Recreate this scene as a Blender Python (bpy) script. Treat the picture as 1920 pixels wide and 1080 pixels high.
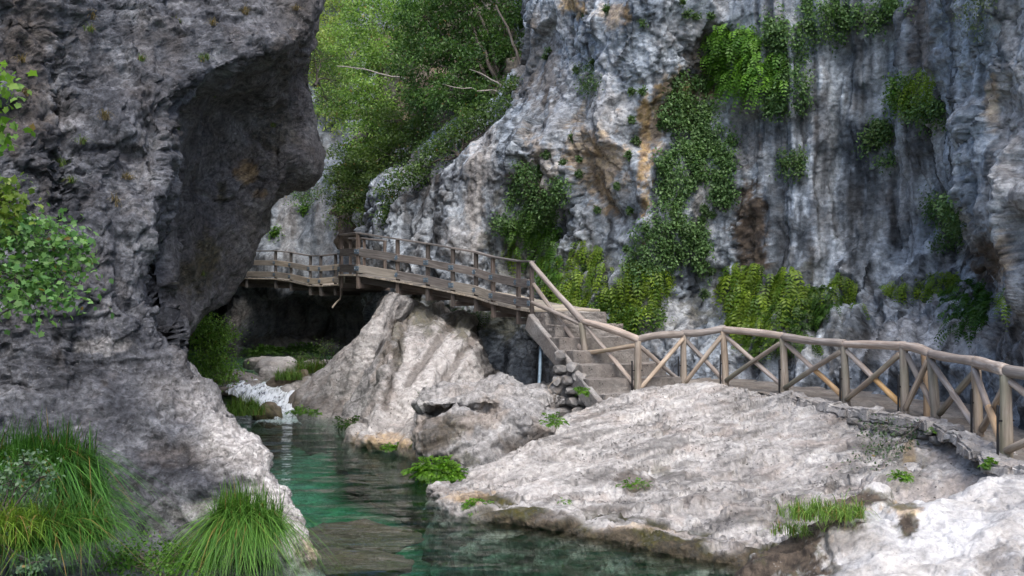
import bpy, math
import numpy as np
from mathutils import Matrix, Vector
for o in list(bpy.data.objects): bpy.data.objects.remove(o)
scene = bpy.context.scene
R = math.radians
# ------------------------------------------------------------------ camera, sky, sun, exposure
F = 1920 * 35 / 36.0
cam = bpy.data.cameras.new('camera'); cam.lens = 35; cam.sensor_width = 36; cam.clip_end = 500
camo = bpy.data.objects.new('camera', cam); scene.collection.objects.link(camo)
camo.location = (0, 0, 3); camo.rotation_euler = (R(90), 0, 0); scene.camera = camo
SUN_EL, SUN_AZ = 58, 166           # azimuth clockwise from +Y
w = bpy.data.worlds.new('World'); scene.world = w; w.use_nodes = True
nt = w.node_tree; nt.nodes.clear()
sky = nt.nodes.new('ShaderNodeTexSky'); sky.sky_type = 'NISHITA'; sky.sun_disc = False
sky.sun_elevation = R(SUN_EL); sky.sun_rotation = R(SUN_AZ); sky.dust_density = 3.0; sky.air_density = 1.0; sky.ozone_density = 0.6
bg = nt.nodes.new('ShaderNodeBackground'); bg.inputs['Strength'].default_value = 0.15
wo = nt.nodes.new('ShaderNodeOutputWorld')
nt.links.new(sky.outputs[0], bg.inputs[0]); nt.links.new(bg.outputs[0], wo.inputs[0])
sl = bpy.data.lights.new('sun', 'SUN'); sl.energy = 1.4; sl.angle = R(45); sl.color = (1, 0.985, 0.965)
so = bpy.data.objects.new('sun', sl); scene.collection.objects.link(so)
sd = Vector((math.sin(R(SUN_AZ)) * math.cos(R(SUN_EL)), math.cos(R(SUN_AZ)) * math.cos(R(SUN_EL)), math.sin(R(SUN_EL))))
so.rotation_euler = sd.to_track_quat('Z', 'Y').to_euler(); so.location = (0, -5, 30)
scene.view_settings.view_transform = 'Standard'; scene.view_settings.look = 'None'
scene.view_settings.gamma = 1; scene.view_settings.use_curve_mapping = False
scene.view_settings.exposure = 1.25
try:
    scene.cycles.max_bounces = 8; scene.cycles.transparent_max_bounces = 12
except Exception: pass
COL = scene.collection

# ------------------------------------------------------------------ helpers
def P(px, py, d): return ((px - 960) / F * d, d, 3 + (540 - py) / F * d)
def PZ(px, z, d): return ((px - 960) / F * d, d, z)
def proj(v):
    y = np.maximum(v[:, 1], 0.5)
    return 960 + v[:, 0] / y * F, 540 - (v[:, 2] - 3) / y * F
_rs = np.random.RandomState(7)
_GR = _rs.normal(size=(512, 3)); _GR /= np.linalg.norm(_GR, axis=1)[:, None]
def _hash(i, j, k):
    h = (i * np.int64(73856093)) ^ (j * np.int64(19349663)) ^ (k * np.int64(83492791))
    h = (h ^ (h >> 13)) * np.int64(1274126177)
    return (h ^ (h >> 16))
_GX, _GY, _GZ = (np.ascontiguousarray(_GR[:, k]).astype(np.float32) for k in range(3))
def noise(p):
    p = np.asarray(p, dtype=np.float64)
    fl = np.floor(p); f = (p - fl).astype(np.float32); i = fl.astype(np.int64)
    u = f * f * f * (f * (f * 6 - 15) + 10)
    fx, fy, fz = np.ascontiguousarray(f[:, 0]), np.ascontiguousarray(f[:, 1]), np.ascontiguousarray(f[:, 2])
    ux, uy, uz = np.ascontiguousarray(u[:, 0]), np.ascontiguousarray(u[:, 1]), np.ascontiguousarray(u[:, 2])
    hx = (i[:, 0] * 73856093, (i[:, 0] + 1) * 73856093); hy = (i[:, 1] * 19349663, (i[:, 1] + 1) * 19349663); hz = (i[:, 2] * 83492791, (i[:, 2] + 1) * 83492791)
    def g(a, b, c):
        h = hx[a] ^ hy[b] ^ hz[c]; h = (h ^ (h >> 13)) * 1274126177; h = (h ^ (h >> 16)) & 511
        return _GX[h] * (fx - a) + _GY[h] * (fy - b) + _GZ[h] * (fz - c)
    r = []
    for c in (0, 1):
        x0 = g(0, 0, c); x0 += ux * (g(1, 0, c) - x0)
        x1 = g(0, 1, c); x1 += ux * (g(1, 1, c) - x1)
        r.append(x0 + uy * (x1 - x0))
    return (r[0] + uz * (r[1] - r[0])) * np.float32(1.6)
def fbm(p, o=4, gain=0.5, lac=2.03):
    r = 0; a = 1.0
    p = np.asarray(p, dtype=np.float64)
    for k in range(o):
        r = r + a * noise(p + 17.3 * k); a *= gain; p = p * lac
    return r
def billow(p, o=4, gain=0.5, lac=2.1):
    r = 0; a = 1.0
    p = np.asarray(p, dtype=np.float64)
    for k in range(o):
        r = r + a * (np.abs(noise(p + 31.7 * k)) * 2 - 0.55); a *= gain; p = p * lac
    return r
def worley(p, seed=0):
    i = np.floor(p).astype(np.int64); f = p - i
    f1 = np.full(len(p), 9.0); f2 = np.full(len(p), 9.0)
    for a in (-1, 0, 1):
        for b in (-1, 0, 1):
            for c in (-1, 0, 1):
                h = _hash(i[:, 0] + a + seed, i[:, 1] + b, i[:, 2] + c)
                dx = a + ((h & 1023) / 1023.0) - f[:, 0]; dy = b + (((h >> 10) & 1023) / 1023.0) - f[:, 1]; dz = c + (((h >> 20) & 1023) / 1023.0) - f[:, 2]
                d = np.sqrt(dx * dx + dy * dy + dz * dz)
                f2 = np.minimum(f2, np.maximum(d, f1)); f1 = np.minimum(f1, d)
    return f1, f2
def facet(p, seed=0):
    """planar broken faces: each cell is a tilted chip; returns (height, distance to cell border)"""
    i = np.floor(p).astype(np.int64); f = (p - i).astype(np.float32)
    f1 = np.full(len(p), 9.0, np.float32); f2 = f1.copy(); val = np.zeros(len(p), np.float32)
    for a in (-1, 0, 1):
        for b in (-1, 0, 1):
            for c in (-1, 0, 1):
                h = _hash(i[:, 0] + a + seed * 131, i[:, 1] + b, i[:, 2] + c)
                dx = f[:, 0] - a - (h & 1023).astype(np.float32) / 1023; dy = f[:, 1] - b - ((h >> 10) & 1023).astype(np.float32) / 1023; dz = f[:, 2] - c - ((h >> 20) & 1023).astype(np.float32) / 1023
                d = dx * dx + dy * dy + dz * dz
                k = (h >> 5) & 511; near = d < f1
                val = np.where(near, _GX[k] * dx + _GY[k] * dy + _GZ[k] * dz + 0.35 * (((h >> 7) & 255).astype(np.float32) / 255 - .5), val)
                f2 = np.where(near, f1, np.minimum(f2, d)); f1 = np.where(near, d, f1)
    e = np.sqrt(f2) - np.sqrt(f1)
    return val * smooth(0.0, 0.11, e), e
def smooth(a, b, x):
    t = np.clip((x - a) / (b - a), 0, 1); return t * t * (3 - 2 * t)

def tag(o, label=None, cat=None, group=None, kind=None):
    if label: o['label'] = label
    if cat: o['category'] = cat
    if group: o['group'] = group
    if kind: o['kind'] = kind
    return o
def mesh_np(name, v, faces, smooth_sh=True, attrs=None):
    """faces: (N,k) int array, or a list of such arrays"""
    me = bpy.data.meshes.new(name)
    v = np.asarray(v, dtype=np.float32)
    fl = faces if isinstance(faces, list) else [faces]
    fl = [np.asarray(f, dtype=np.int32) for f in fl if len(f)]
    me.vertices.add(len(v)); me.vertices.foreach_set('co', v.ravel())
    nl = sum(f.size for f in fl); npoly = sum(len(f) for f in fl)
    me.loops.add(nl); me.loops.foreach_set('vertex_index', np.concatenate([f.ravel() for f in fl]))
    tot = np.concatenate([np.full(len(f), f.shape[1], dtype=np.int32) for f in fl])
    st = np.concatenate([[0], np.cumsum(tot)[:-1]]).astype(np.int32)
    me.polygons.add(npoly); me.polygons.foreach_set('loop_start', st); me.polygons.foreach_set('loop_total', tot)
    me.polygons.foreach_set('use_smooth', np.full(npoly, smooth_sh, dtype=bool))
    for k, a in (attrs or {}).items():
        at = me.attributes.new(k, 'FLOAT_COLOR', 'POINT')
        a = np.asarray(a, dtype=np.float32)
        if a.shape[1] == 3: a = np.concatenate([a, np.ones((len(a), 1), np.float32)], 1)
        at.data.foreach_set('color', a.ravel())
    me.update(calc_edges=True); me.validate()
    return me
def add(name, me, mat=None, parent=None, mw=None):
    o = bpy.data.objects.new(name, me); COL.objects.link(o)
    if mat is not None and not me.materials: me.materials.append(mat)
    if mw is not None: o.matrix_world = mw
    if parent is not None:
        o.parent = parent; o.matrix_parent_inverse = Matrix.Translation(-Vector(parent['_base'])) if '_base' in parent else parent.matrix_basis.inverted()
        if mw is not None: o.matrix_basis = mw
    return o
ROOTS = []
def thing(name, loc, label, cat, group=None):
    o = bpy.data.objects.new(name, None); COL.objects.link(o); o.location = loc; o['_base'] = tuple(float(c) for c in loc)
    o.empty_display_size = 0.1; ROOTS.append(o)
    return tag(o, label, cat, group)

def hermite(C, s, t):
    """C (K,...,3) control points at params s (K), evaluated at t"""
    K = len(s)
    m = np.zeros_like(C)
    ds = np.diff(s); sl_ = np.diff(C, axis=0) / ds.reshape((-1,) + (1,) * (C.ndim - 1))
    m[0] = sl_[0]; m[-1] = sl_[-1]
    for k in range(1, K - 1):
        m[k] = (sl_[k - 1] * ds[k] + sl_[k] * ds[k - 1]) / (ds[k] + ds[k - 1])
    idx = np.clip(np.searchsorted(s, t, side='right') - 1, 0, K - 2)
    h = ds[idx]; u = (t - s[idx]) / h
    sh = (-1,) + (1,) * (C.ndim - 1)
    u = u.reshape(sh); h = h.reshape(sh)
    return ((2*u**3 - 3*u**2 + 1) * C[idx] + (u**3 - 2*u**2 + u) * h * m[idx] + (-2*u**3 + 3*u**2) * C[idx+1] + (u**3 - u**2) * h * m[idx+1])
def loft(rows, nu, nv, wu=None, wv=None):
    """rows: R lists of C world points. Returns (nv,nu,3). wu/wv weight the sample density per span"""
    C = np.array(rows, dtype=np.float64)
    def par(C, wt):
        L = np.linalg.norm(np.diff(C, axis=0), axis=2).mean(axis=1) + 1e-3
        return np.concatenate([[0], np.cumsum(L)]), np.concatenate([[0], np.cumsum(L * (np.array(wt) if wt is not None else 1))])
    def samp(s, sw, n): return np.interp(np.linspace(0, sw[-1], n), sw, s)
    s, sw = par(C, wv); A = hermite(C, s, samp(s, sw, nv))
    A = A.transpose(1, 0, 2)
    C2 = C.transpose(1, 0, 2)
    s, sw = par(C2, wu); A = hermite(A, s, samp(s, sw, nu))
    return A.transpose(1, 0, 2)
def grid_normals(A):
    du = np.gradient(A, axis=1); dv = np.gradient(A, axis=0)
    n = np.cross(dv, du); n /= np.linalg.norm(n, axis=2)[..., None] + 1e-9
    return n
def grid_faces(nv, nu):
    i = np.arange(nv * nu).reshape(nv, nu)
    return np.stack([i[:-1, :-1], i[:-1, 1:], i[1:, 1:], i[1:, :-1]], -1).reshape(-1, 4)
SURF = {}
CRACK = {}
def rock_sheet(name, A, disp, pal, stain=None, flip=False, passes=None, lay=None, parent=None, mat=None, tone=None):
    nv, nu = A.shape[:2]
    n = grid_normals(A)
    if flip: n = -n
    v = A.reshape(-1, 3); nn = n.reshape(-1, 3)
    sp = np.maximum(np.linalg.norm(np.gradient(A, axis=0), axis=2), np.linalg.norm(np.gradient(A, axis=1), axis=2)).ravel()
    v = v + nn * (disp(v, nn) * (.3 + .7 * smooth(.34, .12, sp)))[:, None]
    if passes is not None:
        B = v.reshape(nv, nu, 3); n2 = grid_normals(B)
        if flip: n2 = -n2
        sp = np.maximum(np.linalg.norm(np.gradient(B, axis=0), axis=2), np.linalg.norm(np.gradient(B, axis=1), axis=2)).ravel()
        v = v + n2.reshape(-1, 3) * (passes(v, n2.reshape(-1, 3)) * smooth(.24, .09, sp))[:, None]
    n3 = grid_normals(v.reshape(nv, nu, 3)).reshape(-1, 3)
    if flip: n3 = -n3
    f = grid_faces(nv, nu)
    if flip is False: f = f[:, ::-1]
    alb = albedo(v, pal, stain(v, n3) if stain else None, lay)
    if 'e' in CRACK:
        alb = alb * (1 - .62 * smooth(.045, .0, CRACK.pop('e')))[:, None]
    at = {'alb': alb if tone is None else np.clip(alb * tone(v)[:, None], .012, .75)}
    me = mesh_np(name, v, f, True, at)
    SURF[name] = (v, n3)
    return add(name, me, mat or M[pal], parent)
def blobs(v, lst, nz=0.5, fr=1.5):
    """soft mask from patches (px,py,rx,ry,strength) on the rock face as surveyed from the camera station"""
    px, py = proj(v)
    j = fbm(v * fr, 3) + .75 * fbm(v * fr * 3.7 + 11, 3, .7)
    m = np.zeros(len(v))
    for (x, y, rx, ry, s) in lst:
        q = np.sqrt(((px - x) / rx) ** 2 + ((py - y) / ry) ** 2)
        m = np.maximum(m, s * smooth(1.15, 0.55, q + nz * j))
    return m

# ------------------------------------------------------------------ materials
def newmat(name):
    m = bpy.data.materials.new(name); m.use_nodes = True
    nt = m.node_tree; nt.nodes.clear()
    out = nt.nodes.new('ShaderNodeOutputMaterial')
    return m, nt, out
class NB:
    def __init__(s, nt): s.nt = nt
    def n(s, t, **k):
        x = s.nt.nodes.new(t)
        for a, b in k.items(): setattr(x, a, b)
        return x
    def l(s, a, b): s.nt.links.new(a, b)
    def noise(s, vec, scale, detail=4, rough=0.55, dist=0):
        x = s.n('ShaderNodeTexNoise'); x.inputs['Scale'].default_value = scale; x.inputs['Detail'].default_value = detail
        x.inputs['Roughness'].default_value = rough; x.inputs['Distortion'].default_value = dist
        s.l(vec, x.inputs['Vector']); return x.outputs['Fac']
    def map(s, vec, sc, rot=(0, 0, 0)):
        x = s.n('ShaderNodeMapping'); x.inputs['Scale'].default_value = sc; x.inputs['Rotation'].default_value = rot
        s.l(vec, x.inputs['Vector']); return x.outputs[0]
    def ramp(s, fac, stops):
        x = s.n('ShaderNodeValToRGB'); e = x.color_ramp.elements
        while len(e) < len(stops): e.new(0.5)
        for a, (p, c) in zip(e, stops):
            a.position = p; a.color = (c[0], c[1], c[2], 1) if not isinstance(c, (int, float)) else (c, c, c, 1)
        s.l(fac, x.inputs[0]); return x.outputs[0]
    def mix(s, fac, a, b, mode='MIX'):
        x = s.n('ShaderNodeMix', data_type='RGBA', blend_type=mode)
        for sock, val in ((x.inputs[0], fac), (x.inputs[6], a), (x.inputs[7], b)):
            if isinstance(val, (int, float)): sock.default_value = val
            elif isinstance(val, tuple): sock.default_value = (val[0], val[1], val[2], 1)
            else: s.l(val, sock)
        return x.outputs[2]
    def math(s, op, a, b=None, clamp=False):
        x = s.n('ShaderNodeMath', operation=op, use_clamp=clamp)
        for i, val in enumerate((a, b)):
            if val is None: continue
            if isinstance(val, (int, float)): x.inputs[i].default_value = val
            else: s.l(val, x.inputs[i])
        return x.outputs[0]

def rock_material(name, fine=0.5, bump=0.5, scale=1.0, speck=0.5, pit=0.5, rough=0.85):
    """colour comes from the surveyed rock attribute; nodes add grain, lichen specks, pits and fine relief"""
    m, nt, out = newmat(name); b = NB(nt)
    tc = b.n('ShaderNodeTexCoord'); v = tc.outputs['Object']
    at = b.n('ShaderNodeAttribute'); at.attribute_name = 'alb'
    n = b.noise(v, 9 * scale, 5, 0.72, 0.4)
    col = b.mix(1.0, at.outputs['Color'], b.ramp(n, [(0.28, 1 - fine), (0.5, 1.0), (0.74, 1 + fine)]), 'MULTIPLY')
    vo = b.n('ShaderNodeTexVoronoi'); vo.inputs['Scale'].default_value = 13 * scale; b.l(v, vo.inputs['Vector'])
    sp = b.n('ShaderNodeSeparateColor'); b.l(vo.outputs['Color'], sp.inputs[0])
    near = b.ramp(vo.outputs['Distance'], [(0.17, 1.0), (0.30, 0.0)])
    gate = b.ramp(b.noise(v, 1.9 * scale, 2), [(0.46, 0.0), (0.6, 1.0)])
    near = b.math('MULTIPLY', near, gate)
    col = b.mix(b.math('MULTIPLY', b.math('MULTIPLY', near, b.math('GREATER_THAN', sp.outputs[0], 0.62)), speck), col, (0.5, 0.49, 0.48))
    col = b.mix(b.math('MULTIPLY', b.math('MULTIPLY', near, b.math('LESS_THAN', sp.outputs[0], 0.42)), pit), col, (0.035, 0.032, 0.03))
    pr = b.n('ShaderNodeBsdfPrincipled'); b.l(col, pr.inputs['Base Color'])
    pr.inputs['Roughness'].default_value = rough; pr.inputs['Specular IOR Level'].default_value = 0.25
    bp = b.n('ShaderNodeBump'); bp.inputs['Strength'].default_value = bump; bp.inputs['Distance'].default_value = 0.06
    b.l(n, bp.inputs['Height']); b.l(bp.outputs[0], pr.inputs['Normal'])
    b.l(pr.outputs[0], out.inputs[0])
    return m
def lerp3(c0, c1, t): return np.asarray(c0) * (1 - t[:, None]) + np.asarray(c1) * t[:, None]
PAL = {   # dark, mid, light, warm, warmth, vertical streaking, feature scale
 'cliff': ((0.122,0.146,0.175),(0.222,0.254,0.292),(0.35,0.385,0.42),(0.34,0.275,0.205),0.20,0.95,1.15),
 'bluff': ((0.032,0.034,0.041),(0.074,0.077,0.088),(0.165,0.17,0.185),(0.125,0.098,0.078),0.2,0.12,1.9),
 'slab': ((0.225,0.213,0.204),(0.335,0.321,0.309),(0.43,0.418,0.405),(0.32,0.268,0.235),0.42,0.0,2.0),
 'white': ((0.29,0.285,0.28),(0.44,0.435,0.435),(0.55,0.55,0.56),(0.47,0.42,0.36),0.3,0.0,1.5),
 'boulder': ((0.15,0.148,0.146),(0.31,0.302,0.297),(0.46,0.45,0.44),(0.34,0.265,0.20),0.4,0.0,1.7),
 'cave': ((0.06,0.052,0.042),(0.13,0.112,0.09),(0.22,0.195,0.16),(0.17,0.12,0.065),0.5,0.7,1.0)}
def albedo(v, pal, stain=None, lay=None):
    dark, mid, light, warm, wk, vs, sc = PAL[pal]
    n1 = .70 * fbm(v * 0.9 * sc, 6, 0.66)
    c = lerp3(dark, mid, smooth(-0.65, 0.02, n1)); c = c + (np.asarray(light) - c) * smooth(0.0, 0.75, n1)[:, None]
    n2 = fbm(v * 5.0 * sc + 9, 4, 0.75)
    c = c * np.clip(1 + {'cliff': .34, 'bluff': .45, 'cave': .4}.get(pal, .25) * n2, .35, 1.6)[:, None]
    nw = fbm(v * np.array([0.9, 0.9, 0.55]) * sc + 50, 4, 0.6)
    c = c + (np.asarray(warm) - c) * (wk * smooth(0.0, 0.7, nw))[:, None]
    if vs > 0:
        s1 = fbm(v * np.array([2.0, 2.0, 0.07]) + 5, 4, 0.62); s2 = fbm(v * np.array([3.3, 3.3, 0.10]) + 25, 4, 0.6)
        c = c * (1 - vs * 0.72 * smooth(-0.05, -0.5, s1))[:, None]
        c = c + (np.asarray(light) - c) * (vs * 0.8 * smooth(0.1, 0.55, s2))[:, None]
    if lay is not None:
        s1 = fbm(v @ np.asarray(lay) + 5, 4, 0.62)
        c = c * (1 - 0.42 * smooth(-0.12, -0.42, s1))[:, None]
        c = c * (1 + 0.15 * smooth(0.1, .5, s1))[:, None]
    if stain is not None:
        t = 0.5 + 0.5 * np.clip(n2 * 1.6, -1, 1); k = (0.85 + 0.3 * t)
        for ch, c1, c2, a in ((3, (0.35,0.325,0.305), (0.52,0.50,0.485), 0.92), (0, (0.24,0.13,0.035), (0.42,0.27,0.09), 0.9), (1, (0.018,0.022,0.007), (0.062,0.055,0.016), 0.97), (2, (0.032,0.025,0.02), (0.095,0.074,0.056), 0.95)):
            f = np.clip(stain[:, ch] * k * a, 0, 1)[:, None]
            c = c * (1 - f) + lerp3(c1, c2, t) * f
    return np.clip(c, 0.012, 0.75)
M = {}
M['cliff'] = rock_material('limestone_cliff', 0.55, 0.9, 1.2, 0.12, 0.3)
M['bluff'] = rock_material('dark_limestone', 0.75, 1.0, 1.8, 0.18, 0.6)
M['slab'] = rock_material('pale_limestone', 0.36, 0.9, 1.35, 0.1, 0.9)
M['white'] = rock_material('washed_limestone', 0.25, 0.6, 2.2, 0.2, 0.4)
M['boulder'] = rock_material('grey_boulder', 0.45, 0.9, 1.7, 0.15, 0.7)
M['cave'] = rock_material('cave_rock', 0.4, 0.5, 1.0, 0.1, 0.4)

# ------------------------------------------------------------------ cliff on the right bank
cols_note = 'left (recess behind the trees) to right (past the camera)'
def row(*pts): return [P(*p) if len(p) == 3 else p[0] for p in pts]
W = lambda x, y, z: ((x, y, z),)
rows = [
 row((930,-330,46),(1000,-330,31),(1015,-330,28.5),(1035,-330,27.5),(1060,-330,26.5),(1090,-330,25.5),(1130,-330,24.5),(1220,-330,23.5),(1330,-330,23),(1400,-330,22.5),(1480,-330,22),(1580,-330,21.4),(1700,-330,20.4),(1770,-330,18.6),(1800,-330,17.5),(1870,-330,15.5),(1980,-330,13.8),W(9.0,9,9.5),W(10,2,9),W(11,-25,9)),
 row((930,-120,44),(990,-120,31),(1010,-120,28.5),(1030,-120,27),(1055,-120,26),(1085,-120,25),(1125,-120,23.8),(1220,-120,22.8),(1330,-120,22.6),(1400,-120,22.2),(1480,-120,21.7),(1580,-120,21.1),(1700,-120,20.2),(1765,-120,18.5),(1795,-120,16.6),(1865,-120,15),(1975,-120,13.4),W(8.6,9,8),W(9.6,2,8),W(10.5,-25,8)),
 row((930,0,42),(985,0,31),(1003,0,28),(1025,0,26.5),(1055,0,25.6),(1090,0,24.4),(1130,0,23.0),(1220,0,22.2),(1330,0,22.5),(1400,0,22.3),(1480,0,21.7),(1580,0,21.2),(1690,0,20.2),(1750,0,18.6),(1785,0,16.4),(1860,0,14.8),(1970,0,13.2),W(8.3,9,7),W(9.3,2,7),W(10.2,-25,7)),
 row((900,150,40),(970,150,30),(990,150,27.6),(1015,150,26.2),(1055,150,25.2),(1090,150,24.0),(1135,150,22.9),(1230,150,22.4),(1325,150,23.5),(1400,150,22.3),(1480,150,21.7),(1580,150,21.3),(1695,150,20.3),(1755,150,18.8),(1790,150,16.2),(1860,150,14.6),(1965,150,13.1),W(8.1,9,5.5),W(9.1,2,5.5),W(10,-25,5.5)),
 row((820,250,39),(890,245,30),(915,245,27.6),(940,245,26.4),(985,245,25.6),(1060,245,24.2),(1130,245,22.8),(1225,245,22.7),(1325,245,23.1),(1400,245,22.4),(1480,245,21.8),(1580,245,21.4),(1700,245,20.4),(1762,245,19),(1798,245,16.1),(1862,245,14.5),(1960,245,13),W(8,9,4.5),W(9,2,4.5),W(9.9,-25,4.5)),
 row((700,340,38),(765,335,30),(825,325,27.8),(890,320,26.3),(950,320,25.8),(1045,330,24.6),(1115,335,23.2),(1215,335,22.5),(1325,335,22.9),(1400,335,22.4),(1480,335,21.6),(1580,335,21.4),(1700,335,20.4),(1770,335,19.1),(1806,335,16.3),(1866,335,14.5),(1958,335,12.9),W(7.9,9,3.7),W(8.9,2,3.7),W(9.8,-25,3.7)),
 row((680,440,37),(738,435,29.6),(795,435,28),(872,435,26.6),(945,440,26.3),(1045,440,25),(1110,440,23.9),(1210,440,22.7),(1325,440,22.9),(1400,440,22.4),(1480,440,21.5),(1580,440,21.3),(1700,440,20.3),(1780,440,19.2),(1822,440,16.6),(1872,440,14.6),(1958,440,12.8),W(7.8,9,3.2),W(8.8,2,3.2),W(9.7,-25,3.2)),
 row((690,550,36),(740,548,29.2),(790,548,27.8),(860,548,26.6),(940,550,26),(1040,548,24.6),(1105,548,23.8),(1205,545,22.8),(1325,545,22.9),(1400,545,22.3),(1480,545,21.5),(1580,545,21.1),(1700,545,19.8),(1800,535,18.6),(1858,530,17),(1895,535,14.8),(1962,545,12.7),W(7.6,9,2.6),W(8.6,2,2.6),W(9.5,-25,2.6)),
 row((700,620,35),(745,620,28.2),(800,620,27.0),(880,620,26.2),(960,620,25.6),(1040,620,24.4),(1110,620,23.4),(1210,625,22.6),(1325,625,22.5),(1400,625,22.0),(1490,625,20.8),(1595,625,20.0),(1700,625,18.7),(1790,615,17.3),(1860,612,15.6),(1900,615,14.2),(1965,625,12.4),W(7.4,9,1.9),W(8.4,2,1.9),W(9.3,-25,1.9)),
 row(*[PZ2 for PZ2 in []]) if False else [PZ(700,0.9,34),PZ(745,0.9,28.2),PZ(800,0.9,27.2),PZ(880,0.9,26.6),PZ(960,0.9,25.6),PZ(1045,0.9,24.2),PZ(1115,0.9,23),PZ(1215,0.9,22.3),PZ(1330,0.9,22),PZ(1405,0.9,21.3),PZ(1495,0.9,20.0),PZ(1610,0.9,18.9),PZ(1715,0.9,17.6),PZ(1800,0.9,16.4),PZ(1865,0.9,15),PZ(1905,0.9,13.8),PZ(1970,0.9,12.1),(7.2,9,0.9),(8.2,2,0.9),(9.1,-25,0.9)],
 [PZ(700,-1.2,34),PZ(745,-1.2,28),PZ(800,-1.2,27),PZ(880,-1.2,26.4),PZ(960,-1.2,25.4),PZ(1045,-1.2,23.8),PZ(1115,-1.2,22.4),PZ(1215,-1.2,21.8),PZ(1330,-1.2,21.4),PZ(1405,-1.2,20.7),PZ(1495,-1.2,19.4),PZ(1610,-1.2,18.3),PZ(1715,-1.2,17),PZ(1800,-1.2,15.8),PZ(1865,-1.2,14.6),PZ(1905,-1.2,13.4),PZ(1970,-1.2,11.7),(7.1,9,-1.2),(8.1,2,-1.2),(9.0,-25,-1.2)],
]
A = loft(rows, 710, 430, wu=[.35,1.2,1.2,1,1,1,1,1,1,1,1,1,1,1.5,1,.9,.25,.15,.06], wv=[.3,.8,1,1,1,1,1,1,1,.3])
def flute_mask(v):
    px, py = proj(v); return smooth(1380, 1450, px) * smooth(1800, 1740, px)
def cliff_disp(v, n):
    q = v + 0.45 * np.stack([fbm(v * 0.6 + k, 3) for k in (3, 9, 15)], 1)
    fm = flute_mask(v)
    fv, fe = facet(q * np.array([0.62, 0.62, 0.36]))
    d = 0.34 * fbm(q * 0.4, 3) + 0.40 * fv * (1 - 0.8 * fm) - 0.06 * billow(q * np.array([0.9, 0.9, 0.5]), 3, 0.45) * (1 - .5 * fm)
    q2 = v + 0.12 * np.stack([fbm(v * 0.5 + k, 2) for k in (23, 29, 35)], 1)
    d += -billow(q2 * np.array([1.35, 1.35, 0.05]), 3, 0.5) * (0.05 + 0.26 * fm)
    return d
def cliff_disp2(v, n):
    fm = flute_mask(v)
    q = v + 0.16 * np.stack([fbm(v * 1.8 + k, 3) for k in (3, 9, 15)], 1)
    fv, fe = facet(q * np.array([1.9, 1.9, 1.25]), 3)
    gv, ge = facet(q * np.array([4.6, 4.6, 3.4]), 9)
    k = 0.35 + 0.65 * smooth(-0.3, 0.4, fbm(v * 0.5 + 60, 2))
    CRACK['e'] = fe + .06 * fm + .05 * smooth(0, -.4, fbm(v * .7 + 90, 2))
    d = k * (0.15 * fv + 0.085 * gv - 0.06 * smooth(0.05, 0.0, fe)) * (1 - 0.75 * fm)
    d += k * (-0.03) * billow(v * 2.6, 4, 0.6) * (1 - 0.5 * fm) + 0.016 * fbm(v * 9, 3, 0.6)
    d += -0.045 * billow(v * np.array([3.8, 3.8, 0.16]), 3) * fm
    return d
def cliff_stain(v, n):
    px, py = proj(v)
    j = fbm(v * 1.2, 4); jv = fbm(v * np.array([2.5, 2.5, 0.15]), 4)
    ochre = blobs(v, [(1210,280,15,130,.8),(1280,175,60,50,.6),(1228,250,24,40,.55),(1232,210,12,60,.5),(1130,320,40,90,.6),(1085,290,30,60,.55),(1860,190,14,60,.5),(1145,30,30,30,.45),(1880,470,30,60,.5),(1080,10,25,25,.8),(1010,330,40,70,.3)], 0.55)
    moss = blobs(v, [(1280,205,60,55,.6),(980,470,70,90,.55),(1090,520,70,80,.55),(1420,560,120,60,.5),(1180,560,80,70,.45),(790,600,90,60,.8),(920,600,120,40,.7),(1500,620,120,60,.3)], 0.6)
    brown = blobs(v, [(1405,430,36,115,1.15),(1400,380,24,60,.8),(1410,500,28,60,1),(1400,260,40,90,.6),(1725,60,26,160,.75),(1690,330,40,130,.45),(1540,300,20,200,.35),(1330,100,60,60,.55),(1845,490,35,60,.9),(1290,60,80,40,.4),(900,330,60,60,.35),(1900,640,60,60,.5),(1450,130,30,120,.4),(1000,120,50,90,.7),(780,340,60,60,.5),(830,330,60,60,.25),(800,420,60,50,.2)], 0.5)
    pale = blobs(v, [(890,360,20,150,.8),(905,260,24,60,.4),(870,450,35,40,.5),(950,540,60,40,.4),(1905,330,50,330,.5),(1240,600,60,60,.35),(1130,230,60,150,.3),(1050,200,60,150,.28),(1320,400,20,80,.5),(1700,640,150,50,.55),(1540,650,120,40,.4),(1040,50,40,60,.5)], 0.5)
    return np.stack([ochre, moss, brown, pale], 1)
def drip(v):   # dark seepage lines and pale lime runs on the fluted wall
    fm = flute_mask(v); a = fbm(v * np.array([1.7, 1.7, .04]) + 70, 4, .6); b = fbm(v * np.array([4.2, 4.2, .08]) + 80, 3, .6)
    return 1 + fm * (-.5 * smooth(.02, -.35, a) + .22 * smooth(.08, .4, a) + .4 * np.clip(b, -.5, .4))
cliff = rock_sheet('cliff', A, cliff_disp, 'cliff', cliff_stain, flip=False, passes=cliff_disp2, tone=drip)
CLIFF_SURF = SURF['cliff']
tag(cliff, 'tall grey limestone cliff with ochre stains and dark vertical streaks behind the path', None, None, 'structure')

# ------------------------------------------------------------------ overhanging bluff on the left bank
def rowL(edge, faces, recess, nose, back):
    return faces + [edge] + recess + [nose] + back
Lrows = []
def L(far, f, e, r, n, bk):
    fold = (e[0] - 4, e[1], e[2] + min(1.1, .4 * (r[0][2] - e[2])))
    Lrows.append([far] + [P(*q) for q in f] + [P(*e), P(*fold)] + [P(*q) for q in r] + [P(*n)] + bk)
B = lambda x, y, z: (x, y, z)
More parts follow.
